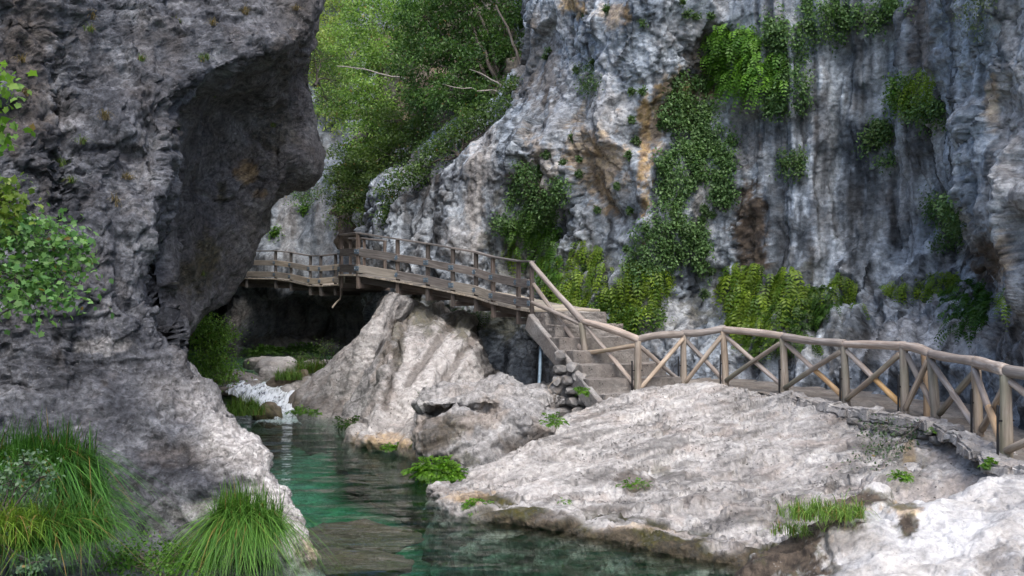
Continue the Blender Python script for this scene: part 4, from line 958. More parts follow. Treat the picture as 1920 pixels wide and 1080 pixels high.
# ------------------------------------------------------------------ log fence
fence = thing('log_fence', tuple(bases[5]), 'rustic log fence with crossed braces along the path edge', 'fence')
tops = [Vector(P(tp[0], tp[1], q[2])) for tp, q in zip(tops_px, posts)]
tops[0] = Vector(P(1091, 597, 20.1))
tp_b = Vector(P(997, 489, 21.55))
allb = [Vector(P(997, 580, 21.55))] + bases; allt = [tp_b] + tops
nxt_b = Vector((6.05, 9.7, 1.0)); nxt_t = Vector((6.05, 9.7, 2.12))
allb.append(nxt_b); allt.append(nxt_t)
rs = np.random.RandomState(3)
for i in range(1, len(allb)):
    b, t = allb[i], allt[i]
    log('post', (b.x, b.y, b.z - .12), (t.x, t.y, t.z - .085), .068 + .01 * rs.rand(), .062, M['log'], fence, bow=.006)
for i in range(len(allb) - 1):
    a, b = allt[i], allt[i + 1]; u = (b - a).normalized()
    r0, r1 = rs.uniform(.062, .072), rs.uniform(.066, .076)
    if i == 0: r0 = .05
    log('rail', a - u * .02 - Vector((0, 0, .055)), b + u * .03 - Vector((0, 0, .055)), r0, r1, M['log_grey'], fence, bow=.03, wob=.06, seg=14, rings=12)
for i in range(len(allb) - 1):
    a0, b0, a1, b1 = allb[i], allb[i + 1], allt[i], allt[i + 1]
    u = (b1 - a1); u.z = 0; u.normalize(); side = Vector((u.y, -u.x, 0)); side = side if side.y < 0 else -side
    hi_a, lo_a = a1.lerp(a0, .16), a0.lerp(a1, .10)
    hi_b, lo_b = b1.lerp(b0, .16), b0.lerp(b1, .10)
    if i == 0: hi_a = a0.lerp(a1, .52); lo_a = a0.lerp(a1, .14); lo_b = b0.lerp(b1, .06); hi_b = b0.lerp(b1, .86)
    fresh = i in (5, 6, 9)
    # descending brace is made of two halves notched on the rising one
    log('brace', lo_a + side * .03 + u * .05, hi_b + side * .03 - u * .05, .047, .043, M['log_grey'] if i < 1 else M['log'], fence, bow=.008)
    mid = hi_a.lerp(lo_b, .5)
    log('brace', hi_a - side * .02 + u * .04, mid - side * .02, .043, .043, M['log_grey'], fence, bow=.004)
    log('brace', mid - side * .02, lo_b - side * .02 - u * .04, .043, .045, M['log_new'] if fresh else M['log_grey'], fence, bow=.004)
# extra post doubled at the bend, black iron stakes strapped to the posts
eb = Vector(P(1737, 779, 15.3)); log('post', eb - Vector((0, 0, .1)), Vector(P(1733, 655, 15.3)), .05, .045, M['log_new'], fence)
for i in (2, 3, 4, 5, 6, 7, 9, 10):
    b, t = allb[i], allt[i]
    s_ = Vector((-.115, -.03, 0)) if i != 3 else Vector((-.10, -.04, 0))
    hgt = .62
    log('stake', b + s_ + Vector((0, 0, -.1)), b + s_ + Vector((0, 0, hgt)), .016, .016, M['black'], fence, seg=6, rings=2, bow=0, wob=0)
    beam('strap', b + s_ + Vector((0, 0, hgt * .72)), b + Vector((.09, -.0, hgt * .72)), .012, .02, M['black'], fence, bev=.002)
# ------------------------------------------------------------------ foliage
def leaf_material(name, trans=0.35, rough=0.5):
    m, nt, out = newmat(name); b = NB(nt)
    at = b.n('ShaderNodeAttribute'); at.attribute_name = 'col'
    pr = b.n('ShaderNodeBsdfPrincipled'); b.l(at.outputs['Color'], pr.inputs['Base Color']); pr.inputs['Roughness'].default_value = rough
    pr.inputs['Specular IOR Level'].default_value = 0.35
    tl = b.n('ShaderNodeBsdfTranslucent'); b.l(b.mix(1.0, at.outputs['Color'], (1.15, 1.25, 0.6), 'MULTIPLY'), tl.inputs['Color'])
    mx = b.n('ShaderNodeMixShader'); mx.inputs[0].default_value = trans
    b.l(pr.outputs[0], mx.inputs[1]); b.l(tl.outputs[0], mx.inputs[2]); b.l(mx.outputs[0], out.inputs[0])
    return m
M['leaf'] = leaf_material('leaf', 0.42); M['grass'] = leaf_material('grass_blade', 0.3, 0.4)
M['bark'] = wood_material('bark', (0.05, 0.042, 0.036), (0.11, 0.094, 0.08), (0.2, 0.18, 0.16), 0.9, (14, 14, 2))
T_KITE = (np.array([(0, 0, 0), (.42, .23, .07), (1, 0, -.06), (.42, -.23, .07)]), [np.array([[0, 3, 2, 1]])])
T_OVAL = (np.array([(0, 0, 0), (.25, .30, .07), (.72, .27, .05), (1, 0, -.08), (.72, -.27, .05), (.25, -.30, .07)]), [np.array([[0, 3, 2, 1], [0, 5, 4, 3]])])
T_LOBE = (np.array([(0, 0, 0), (-.12, .30, .04), (.22, .30, .05), (.30, .52, .0), (.55, .36, .05), (.70, .20, .03), (1, 0, -.1), (.70, -.20, .03), (.55, -.36, .05), (.30, -.52, .0), (.22, -.30, .05), (-.12, -.30, .04)]), [np.array([list(range(12))[::-1]])])
def unit(a): return a / (np.linalg.norm(a, axis=-1, keepdims=True) + 1e-9)
class Leaves:
    def __init__(s): s.v = []; s.f = {}; s.c = []; s.n = 0
    def put(s, tmpl, c, ax, up, size, col):
        """arrays: c, ax, up (N,3); size (N); col (N,3)"""
        tv, tf = tmpl; N = len(c); k = len(tv)
        if N == 0: return
        ax = unit(ax); sd_ = unit(np.cross(up, ax)); nn = np.cross(ax, sd_)
        V = c[:, None] + size[:, None, None] * (tv[None, :, 0:1] * ax[:, None] + tv[None, :, 1:2] * sd_[:, None] + tv[None, :, 2:3] * nn[:, None])
        s.v.append(V.reshape(-1, 3)); s.c.append(np.repeat(col, k, 0))
        for f in tf:
            ff = (f[None] + (s.n + np.arange(N) * k)[:, None, None]).reshape(-1, f.shape[1])
            s.f.setdefault(f.shape[1], []).append(ff)
        s.n += N * k
    def strip(s, pts, wid, side, col):
        """pts (N,K,3) blade centre lines, wid (N,K), side (N,3)"""
        N, K = pts.shape[:2]
        V = np.stack([pts - side[:, None] * wid[..., None], pts + side[:, None] * wid[..., None]], 2)
        s.v.append(V.reshape(-1, 3)); s.c.append(np.repeat(col, K * 2, 0))
        i = (s.n + np.arange(N * K * 2)).reshape(N, K, 2)
        s.f.setdefault(4, []).append(np.stack([i[:, :-1, 0], i[:, :-1, 1], i[:, 1:, 1], i[:, 1:, 0]], -1).reshape(-1, 4))
        s.n += N * K * 2
    def mesh(s, name):
        return mesh_np(name, np.concatenate(s.v), [np.concatenate(x) for x in s.f.values()], True, {'col': np.clip(np.concatenate(s.c), .004, .6)})
def tint(rs, N, c1, c2, var=.3, dead=0.0, clump=None):
    t = rs.rand(N, 1) if clump is None else np.clip(clump[:, None] + .25 * rs.normal(size=(N, 1)), 0, 1)
    c = np.asarray(c1) * (1 - t) + np.asarray(c2) * t
    c = c * (1 + var * rs.uniform(-1, 1, (N, 1)))
    if dead: c[rs.rand(N) < dead] = (.22, .15, .05)
    return c
def tube_np(pts, rad, seg=6):
    pts = np.asarray(pts); K = len(pts); t = unit(np.gradient(pts, axis=0)); up = np.array([.31, .2, .93])
    x = unit(np.cross(t, up)); y = np.cross(t, x); th = np.linspace(0, 2 * math.pi, seg, endpoint=False)
    V = pts[:, None] + np.asarray(rad)[:, None, None] * (np.cos(th)[None, :, None] * x[:, None] + np.sin(th)[None, :, None] * y[:, None])
    i = np.arange(K * seg).reshape(K, seg); j = np.roll(i, -1, 1)
    return V.reshape(-1, 3), np.stack([i[:-1], j[:-1], j[1:], i[1:]], -1).reshape(-1, 4)
def tubes(name, lst):
    v, f, n = [], [], 0
    for pts, rad in lst:
        a, b = tube_np(pts, rad); v.append(a); f.append(b + n); n += len(a)
    return mesh_np(name, np.concatenate(v), np.concatenate(f), True)
def limb(rs, a, b, r0, r1, k=7, wob=.12, sag=0):
    a, b = np.asarray(a, float), np.asarray(b, float); t = np.linspace(0, 1, k)[:, None]; L = np.linalg.norm(b - a)
    p = a + (b - a) * t; w_ = np.cumsum(rs.normal(size=(k, 3)), 0) * wob * L / k
    w_ -= w_[-1] * t; w_[0] = 0
    p = p + w_; p[:, 2] -= sag * L * np.sin(t[:, 0] * math.pi)
    return p, r0 + (r1 - r0) * t[:, 0]
def clump_leaves(lv, rs, centre, rad, ntwig, nleaf, size, tmpl, c1, c2, spread=.2, up=.55, dead=0.0, flat=.55):
    """leafy twigs through an ellipsoid, thicker near its skin"""
    u = unit(rs.normal(size=(ntwig, 3))); r = rs.uniform(.35, 1, (ntwig, 1)) ** .6
    tw = np.asarray(centre) + u * r * np.asarray(rad) * (1 + .25 * rs.normal(size=(ntwig, 1)))
    tt = rs.rand(ntwig)
    c = np.repeat(tw, nleaf, 0) + rs.normal(size=(ntwig * nleaf, 3)) * np.array([spread, spread, spread * flat])
    N = len(c)
    ax = np.repeat(u, nleaf, 0) * .6 + rs.normal(size=(N, 3)) * .8; ax[:, 2] -= .25
    nu_ = rs.normal(size=(N, 3)) * .6; nu_[:, 2] += up; nu_ += np.repeat(u, nleaf, 0) * .35
    lv.put(tmpl, c, ax, nu_, size * rs.uniform(.6, 1.25, N), tint(rs, N, c1, c2, .3, dead, np.repeat(tt, nleaf)))
    return tw
def tree(name, base, clusters, seed, label, cat, c1, c2, leaf=.1, dens=1.0, trunk=.12, group=None, tmpl=None, dead=.01, twigs=5, spread=.2):
    rs = np.random.RandomState(seed); lv = Leaves()
    root = thing(name, tuple(base), label, cat, group)
    base = np.asarray(base, float); wood = []
    cs = [(np.array(P(px, py, d)), np.array([rx * d / F, rx * d / F * 1.0, ry * d / F])) for (px, py, d, rx, ry) in clusters]
    top = np.mean([c for c, r in cs], 0)
    mid = base + (top - base) * .45
    wood.append(limb(rs, base, mid, trunk, trunk * .7, 8, .15))
    for c, r in cs:
        st_ = wood[0][0][rs.randint(4, 8)]
        wood.append(limb(rs, st_, c, trunk * .5, trunk * .16, 8, .2, -.05))
        m = np.mean(r); nt_ = max(14, int(34 * dens * (m / (spread * 4)) ** 2))
        tw = clump_leaves(lv, rs, c, r, nt_, int(46 * dens), leaf, tmpl or T_KITE, c1, c2, spread, dead=dead)
        for q in tw[rs.permutation(len(tw))[:twigs]]:
            wood.append(limb(rs, wood[-1][0][-1] if False else c + (q - c) * .05, q, trunk * .14, .008, 5, .2))
    add('trunk', tubes('trunk', wood), M['bark'], root)
    add('crown', lv.mesh('crown'), M['leaf'], root)
    return root
# trees on the slope behind the bridge
G1, G2 = (.08, .165, .03), (.22, .34, .08)       # bright green
D1, D2 = (.026, .068, .016), (.095, .18, .045)         # dark green
Y1, Y2 = (.14, .21, .04), (.29, .36, .10)             # yellow green
E1, E2 = (.075, .115, .05), (.13, .17, .075)           # grey green
tree('broadleaf_tree', P(700, 330, 40), [(690,40,40,62,48),(660,115,39,58,44),(725,100,39,52,44),(640,185,39,48,42),(700,185,38,56,42),(740,20,41,52,44),(690,250,38,50,40)], 11, 'bright green broadleaf tree leaning out over the bend of the walkway', 'tree', G1, G2, .135, 1.0, .15, 'trees on the slope', spread=.2)
tree('broadleaf_tree', P(585, 320, 47), [(615,40,47,42,50),(588,110,46,36,44),(640,85,47,40,40),(600,-20,48,50,40),(650,-10,48,30,26),(598,190,46,40,46),(630,150,46,36,40),(622,260,45,34,44),(600,300,45,26,30),(568,60,46,34,50),(575,150,46,30,44),(580,230,46,28,36),(605,120,45,34,40),(615,210,44,34,44),(595,70,45,30,40)], 12, 'pale yellow green tree far back between the bluff and the slope', 'tree', Y1, Y2, .15, .9, .12, 'trees on the slope', spread=.24)
tree('evergreen_tree', P(990, 235, 30.5), [(795,30,34,62,48),(870,20,33,62,48),(945,30,32,48,46),(840,100,33,60,44),(910,105,32,58,44),(965,95,31.5,36,44),(775,110,34,46,44),(860,175,32,56,40),(925,180,31.5,42,34),(800,180,33.5,42,36),(880,-50,33,90,46)], 13, 'dense dark green evergreen tree hanging from the cliff edge above the bridge', 'tree', D1, D2, .12, 1.1, .16, 'trees on the slope', spread=.17)
tree('broadleaf_tree', P(745, 420, 37), [(755,225,36,48,40),(730,290,36,46,40),(790,245,35,36,34),(700,300,37,42,38),(660,300,38,42,36)], 14, 'mid green tree crown hanging below the dark evergreen', 'tree', (.045,.088,.018), (.09,.14,.03), .125, 1.0, .12, 'trees on the slope', spread=.18)
tree('hanging_shrub', P(720, 440, 37), [(655,350,37.5,42,30),(690,365,37,40,30),(640,330,38,30,26),(720,345,36,36,34),(670,400,37,40,26),(705,405,36.5,34,28),(640,385,38,26,20)], 15, 'drooping green shrub just above the handrail where the bridge bends', 'shrub', (.04,.08,.02), (.085,.13,.035), .115, 1.0, .07, 'trees on the slope', spread=.17)
tree('hanging_shrub', P(840, 330, 31), [(835,225,31.5,40,30),(885,225,31,36,26),(800,280,32,36,30),(850,265,31,30,24),(760,330,33,30,26)], 16, 'shaded thin shrub under the evergreen on the cliff shoulder', 'shrub', D1, (.05,.09,.02), .085, .6, .06, 'trees on the slope', spread=.22)
tree('hanging_shrub', P(880, 300, 27.6), [(930,205,28.2,34,24),(885,225,28.4,36,26),(850,255,28.6,34,26),(815,290,28.8,32,24),(775,325,29,34,26),(745,360,29.6,26,28),(735,400,30,20,22),(965,170,28.6,26,24)], 19, 'leafy fringe spilling over the shoulder of the cliff above the bridge', 'shrub', (.035,.075,.018), (.10,.165,.045), .11, 1.2, .05, 'trees on the slope', spread=.17)
tree('feathery_shrub', P(590, 160, 20.2), [(602,115,20.6,28,24),(620,150,20.8,26,22),(590,90,20.6,20,24),(612,185,20.8,22,16)], 17, 'grey green feathery shrub sprouting from the lip of the bluff', 'shrub', E1, E2, .05, .7, .035, None, twigs=9, spread=.16)
tree('hanging_shrub', P(560, 400, 42), [(575,385,41.5,22,22),(605,365,41.5,26,24),(560,360,42,18,20)], 18, 'small dark shrub on the far wall beyond the bluff nose', 'shrub', D1, D2, .09, .8, .05, None)
# bare limbs reaching out of the evergreen
rs = np.random.RandomState(4)
bl = thing('bare_branch', P(1002, 160, 30), 'long bare pale branch reaching left from the cliff edge', 'branch')
p_, r_ = limb(rs, P(1003, 165, 30), P(830, 158, 31), .032, .012, 12, .16, .03); p2, r2 = limb(rs, P(940, 160, 30.2), P(880, 130, 30.6), .03, .008, 7, .1)
add('limb', tubes('limb', [(p_, r_)]), M['log_grey'], bl); add('twig', tubes('twig', [(p2, r2)]), M['log_grey'], bl)
bl = thing('bare_branch', P(745, 145, 36), 'bare pale branch crossing in front of the bright green tree', 'branch')
p_, r_ = limb(rs, P(760, 148, 36.5), P(632, 124, 36.8), .035, .015, 10, .14); add('limb', tubes('limb', [(p_, r_)]), M['log_grey'], bl)
bl = thing('bare_branch', P(1010, 150, 29.6), 'dark crooked trunk bending up along the cliff edge', 'branch')
p_, r_ = limb(rs, P(1003, 170, 29.6), P(930, 10, 30.4), .06, .03, 12, .16); add('limb', tubes('limb', [(p_, r_)]), M['bark'], bl)

# shrub with lobed leaves at the left edge
rs = np.random.RandomState(21)
def near_shrub(name, base, cl, seed, label, c1, c2, leaf, n, tmpl=T_LOBE, spread=.1, cat='shrub', nl=9, sr=.014):
    rs = np.random.RandomState(seed); lv = Leaves(); wood = []
    root = thing(name, tuple(base), label, cat)
    for (px, py, d, rx, ry) in cl:
        c = np.array(P(px, py, d)); rad = np.array([rx, rx, ry]) * d / F
        tw = clump_leaves(lv, rs, c, rad, n, nl, leaf, tmpl, c1, c2, spread, .9, .02, .6)
        wood.append(limb(rs, base, c, sr, sr * .5, 10, .25 if sr < .01 else .12))
        for q in tw[:14]: wood.append(limb(rs, c, q, sr * .4, .002, 5, .15))
    add('stem', tubes('stem', wood), M['bark'], root); add('foliage', lv.mesh('foliage'), M['leaf'], root)
    return root
near_shrub('leafy_shrub', P(-120, 640, 9.2), [(75,450,9.3,62,50),(30,520,9,60,55),(105,520,9.4,48,40),(20,430,9.2,50,40),(60,560,9.1,60,30),(-40,500,9,60,80),(120,470,9.5,30,26)], 22, 'leafy green shrub with small lobed leaves growing against the dark bluff', (.07,.17,.05), (.19,.33,.11), .06, 30, T_LOBE, .13)
near_shrub('leafy_shrub', P(-120, 460, 8.8), [(8,385,9,20,26),(-30,350,9,30,30),(20,360,9,10,20),(5,415,9,30,14)], 23, 'bright yellow green sprig above the lobed leaf shrub', (.12,.20,.03), (.20,.27,.05), .065, 9)
near_shrub('leafy_shrub', P(-120, 160, 8.5), [(-2,155,8.6,16,20),(0,252,8.6,14,8),(-60,200,8.6,30,60)], 24, 'two bright leaf sprigs reaching in at the upper left', (.09,.19,.025), (.15,.25,.04), .08, 5)
near_shrub('grey_herb', P(-20, 1010, 8.6), [(50,870,8.7,34,26),(20,905,8.7,30,24),(75,895,8.7,22,18),(10,985,8.5,30,20),(60,1055,8.4,30,20)], 25, 'grey green small leaved herb among the tall grass', (.07,.13,.075), (.14,.21,.13), .04, 16, T_OVAL, .06, 'plant', 10)

# grass
def blades(lv, rs, roots, n, h, lean, droop, c1, c2, wid=.006, K=7, dead=.07, out=None, lean_var=.5):
    """arching blades from random points of 'roots' (M,3)"""
    p0 = roots[rs.randint(len(roots), size=n)] + rs.normal(size=(n, 3)) * np.array([.02, .02, .005])
    H = h * rs.uniform(.45, 1.15, n)
    az = rs.uniform(0, 2 * math.pi, n); dirv = np.stack([np.cos(az), np.sin(az), np.zeros(n)], 1) * rs.uniform(.2, 1, (n, 1)) + (np.asarray(lean) if lean is not None else 0)
    if out is not None: dirv = dirv * .55 + out(p0)
    t = np.linspace(0, 1, K)[None, :, None]
    dr = droop * rs.uniform(1 - lean_var, 1 + lean_var, (n, 1, 1))
    pts = p0[:, None] + dirv[:, None] * (H[:, None, None] * (.25 * t + .55 * t ** 2) * dr) + np.array([0, 0, 1.0]) * H[:, None, None] * (t * (1.05) - .85 * dr * t ** 2.2)
    side = unit(np.cross(dirv + rs.normal(size=(n, 3)) * .3, [0, 0, 1.0]))
    w_ = wid * rs.uniform(.7, 1.3, (n, 1)) * (1 - np.linspace(0, 1, K)[None] ** 2 * .93)
    lv.strip(pts, w_, side, tint(rs, n, c1, c2, .3, dead))
def disc(rs, c, rx, ry, n=60, zf=None):
    a = rs.uniform(0, 6.283, n); r = np.sqrt(rs.rand(n))
    p = np.stack([c[0] + rx * r * np.cos(a), c[1] + ry * r * np.sin(a), np.full(n, c[2])], 1)
    return p
def grass(name, roots, n, h, seed, label, c1=(.05,.12,.012), c2=(.12,.22,.03), lean=None, droop=.8, wid=.006, group=None, **k):
    rs = np.random.RandomState(seed); lv = Leaves()
    blades(lv, rs, roots, n, h, lean, droop, c1, c2, wid, **k)
    o = add(name, lv.mesh(name), M['grass']); return tag(o, label, 'grass', group)
rs = np.random.RandomState(31)
rA = np.concatenate([disc(rs, P(40, 885, 9.9), .5, .25), disc(rs, P(100, 890, 10), .4, .25), disc(rs, P(-40, 900, 9.6), .5, .3), disc(rs, P(150, 950, 9.9), .25, .2)])
grass('grass_clump', rA, 5200, .72, 32, 'big mound of long arching green grass at the foot of the dark bluff', (.02,.075,.012), (.085,.21,.035), (.25, -.35, 0), 1.1, .0055, lean_var=.8, dead=.05)
rA = np.concatenate([disc(rs, P(20, 1020, 9.0), .5, .2), disc(rs, P(120, 1010, 9.4), .4, .25)])
grass('grass_clump', rA, 3600, .72, 33, 'lower mound of grass trailing into the water beneath the big grass mound', (.022,.08,.012), (.10,.22,.035), (.15, -.3, 0), 1.05, .0055)
rA = np.concatenate([disc(rs, P(20, 1010, 8.6), .25, .2), disc(rs, P(-30, 1000, 8.5), .3, .2)])
grass('grass_clump', rA, 700, .55, 34, 'fresh yellow green grass in front of the two big mounds', (.08,.16,.015), (.17,.26,.035), (.1, -.3, 0), .95, .005)
rA = np.concatenate([disc(rs, P(455, 985, 10.6), .23, .14), disc(rs, P(495, 1000, 10.6), .18, .12), disc(rs, P(430, 1000, 10.55), .16, .1)])
grass('grass_clump', rA, 3200, .66, 35, 'thick fountain of grass hanging over the water at the bluff toe', (.035,.11,.015), (.13,.26,.045), (.05, -.42, 0), 1.15, .0052, dead=.05, lean_var=.8)
for (px, py, z, rx, n, h, sd_, lab, dr) in [
   (463,778,.15,.38,700,.75,36,'rounded tuft of tall grass left of the falling water',.85),
   (541,712,.55,.36,420,.55,37,'spiky grass tuft beside the whitish rock in the upper pool',.8),
   (585,700,.55,.5,520,.75,38,'broad spiky grass tuft behind the mossy rocks',.75),
   (1540,968,.72,.42,620,.36,39,'grass growing in the gully behind the white rock rim',1.0),
   (1500,1000,.50,.3,260,.26,40,'sparse grass trailing down the gully by the white rock',1.0)]:
    x, y, zz = at_z(px, py, z)
    rs = np.random.RandomState(sd_)
    grass('grass_tuft', disc(rs, (x, y, z), rx, rx * .6), n, h, sd_, lab, (.07,.15,.02), (.19,.31,.06), (0, -.15, 0), dr, .007 if y > 20 else .004, None)

# ferns and cushions
def fronds(lv, rs, p0, out, n, L, c1, c2, droop=.9, pairs=9, lw=.24, up0=.5):
    """n fronds from points p0 (n,3) heading 'out' (n,3), bending down; each carries leaflet pairs"""
    L = L * rs.uniform(.4, 1.25, n); t = np.linspace(0.06, 1, pairs)
    d = unit(out + rs.normal(size=(n, 3)) * .35)
    col = tint(rs, n, c1, c2, .25)
    pt = p0[:, None] + d[:, None] * (L[:, None] * t)[..., None] * (1 - .35 * t[None, :, None]) + np.array([0, 0, 1.0]) * (L[:, None] * (up0 * t - droop * t ** 1.8))[..., None]
    tan = np.gradient(pt, axis=1); tan = unit(tan)
    sd_ = unit(np.cross(tan, np.array([0, 0, 1.0]) + rs.normal(size=(n, 1, 3)) * .2))
    nrm = np.cross(sd_, tan)
    s = (L[:, None] * lw * np.sin(np.clip(t * 2.6 + .45, 0, 3.0))[None] * rs.uniform(.8, 1.2, (n, pairs)))
    for sg in (-1, 1):
        lv.put(T_KITE, pt.reshape(-1, 3), (sd_ * sg + tan * .55 - np.array([0, 0, .25])).reshape(-1, 3), nrm.reshape(-1, 3), s.reshape(-1), np.repeat(col, pairs, 0))
def cushion(name, c, rad, n, L, seed, label, c1=(.04,.115,.008), c2=(.11,.22,.02), group=None, cat='fern', pairs=7, up0=.6, droop=.8):
    rs = np.random.RandomState(seed); lv = Leaves()
    u = rs.normal(size=(n, 3)); u[:, 2] = np.abs(u[:, 2]) * .8; u[:, 1] -= .4; u = unit(u)
    p0 = np.asarray(c) + u * np.asarray(rad) * rs.uniform(.3, 1, (n, 1))
    fronds(lv, rs, p0, u, n, L, c1, c2, droop, pairs, .3, up0)
    return tag(add(name, lv.mesh(name), M['leaf']), label, cat, group)
FE = [
 (665,802,0,.45,.28,.16,150,.20,51,'low strip of dark green fern at the foot of the wedge rock'),
 (815,898,0,.36,.24,.22,260,.26,52,'bushy bright fern hanging over the water below the blocky boulder'),
 (842,900,0,.25,.18,.16,130,.24,53,'smaller fern beside the bushy one under the blocky boulder'),
 (895,958,.05,.19,.12,.07,120,.15,54,'small bright moss fern on the tip of the great slab'),
 (728,848,.05,.13,.1,.06,60,.14,55,'tiny fern on the foot of the leaning rock'),
 (748,846,.05,.12,.1,.08,60,.14,56,'tiny fern tucked by the small rounded rock'),
 (800,838,.2,.22,.14,.14,80,.2,57,'feathery fern between the leaning rock and the blocky boulder'),
 (562,778,.22,.2,.16,.12,90,.16,58,'moss cushion on the rounded rock below the cascade'),
 (590,782,.1,.12,.1,.1,60,.15,59,'second moss cushion on the right of the rounded rock'),
 (1190,918,.55,.20,.12,.06,70,.11,60,'small leafy rosette in a hollow of the great slab'),
 (1058,948,.2,.08,.05,.03,30,.08,61,'little green sprig low on the great slab'),
 (1036,800,.85,.16,.12,.14,60,.18,62,'fern in the gap between the blocky boulder and the slab'),
 (1090,742,1.0,.09,.08,.07,60,.16,63,'fern under the edge beam of the steps'),
 (1688,905,.85,.10,.06,.05,70,.13,64,'green tuft on the rock bank above the white rock'),
 (1855,882,.95,.07,.06,.05,60,.12,65,'small weed below the kerb at the near end'),
 (1750,818,.95,.07,.05,.05,24,.09,66,'tiny weed sprouting under the kerb'),
 (500,665,.5,.9,.3,.18,220,.35,67,'dark fern fringe along the foot of the far wall'),
 (570,662,.5,.9,.3,.18,180,.35,68,'shaded fern fringe at the back of the upper pool'),
]
for (px, py, z, rx, ry, rz, n, L, sd_, lab) in FE:
    x, y, zz = at_z(px, py, z)
    c1, c2 = ((.02,.06,.008), (.05,.11,.015)) if sd_ in (51, 67, 68) else ((.045,.13,.008), (.12,.25,.02))
    cushion('fern', (x, y, z + .04), (rx, ry, rz), n, L, sd_, lab, c1, c2)
# creeping herb along the bluff toe and bank bushes
near_shrub('creeping_herb', P(320, 1085, 10.2), [(260,1040,10.3,50,26),(330,1035,10.4,50,22),(390,1035,10.45,36,22),(300,1055,10.2,60,16),(215,1050,10.2,40,22),(375,1055,10.3,40,14)], 26, 'low creeping green herb along the waterline of the bluff', (.04,.11,.012), (.10,.21,.03), .042, 34, T_OVAL, .07, 'plant', 10)
near_shrub('bank_bush', P(400, 735, 23.5), [(390,640,23.5,36,32),(375,610,23.6,24,20),(410,625,23.4,20,20),(400,670,23.3,32,28),(415,700,23.2,28,18),(385,690,23.2,26,24)], 27, 'bright leafy bush on the bank between the bluff and the cascade', (.11,.23,.04), (.27,.42,.09), .085, 60, T_KITE, .17, 'bush', 14)
near_shrub('flowering_weed', P(620, 690, 28.5), [(605,655,28.5,14,12),(622,650,28.4,14,12),(595,672,28.6,20,10),(565,668,28.8,14,10)], 28, 'thin flowering weeds beside the cone shaped rock', (.06,.13,.03), (.16,.24,.08), .07, 14, T_KITE, .14, 'plant', 8)
near_shrub('trailing_vine', P(1730, 790, 14.3), [(1640,845,14.4,26,14),(1668,855,14.1,22,22),(1690,830,14.4,20,14),(1720,812,14.4,22,10),(1660,890,13.2,20,14),(1605,880,14,16,8),(1650,800,15,16,10)], 29, 'thin grey green vine trailing down the rubble wall', (.05,.09,.05), (.11,.16,.09), .05, 16, T_OVAL, .13, 'vine', 7, .004)
near_shrub('wispy_grass', P(800, 800, 18.2), [(800,745,18.4,12,24),(790,775,18.2,10,18)], 30, 'wispy grey green weed on the left side of the blocky boulder', (.09,.13,.09), (.14,.18,.12), .05, 14, T_KITE, .08, 'plant', 8, .004)
# dry roots tangled above the blocky boulder
rs = np.random.RandomState(44); tw = []
for k in range(26):
    a = np.array(P(1018, 745, 18.6)) + rs.normal(size=3) * np.array([.12, .1, .04]); tw.append(limb(rs, a, a + unit(rs.normal(size=3) + np.array([0, -.3, .1])) * rs.uniform(.15, .42), .010, .004, 6, .3))
tag(add('dry_roots', tubes('dry_roots', tw), M['plank_pale']), 'tangle of dry pale roots on top of the blocky boulder by the pipe', 'roots')

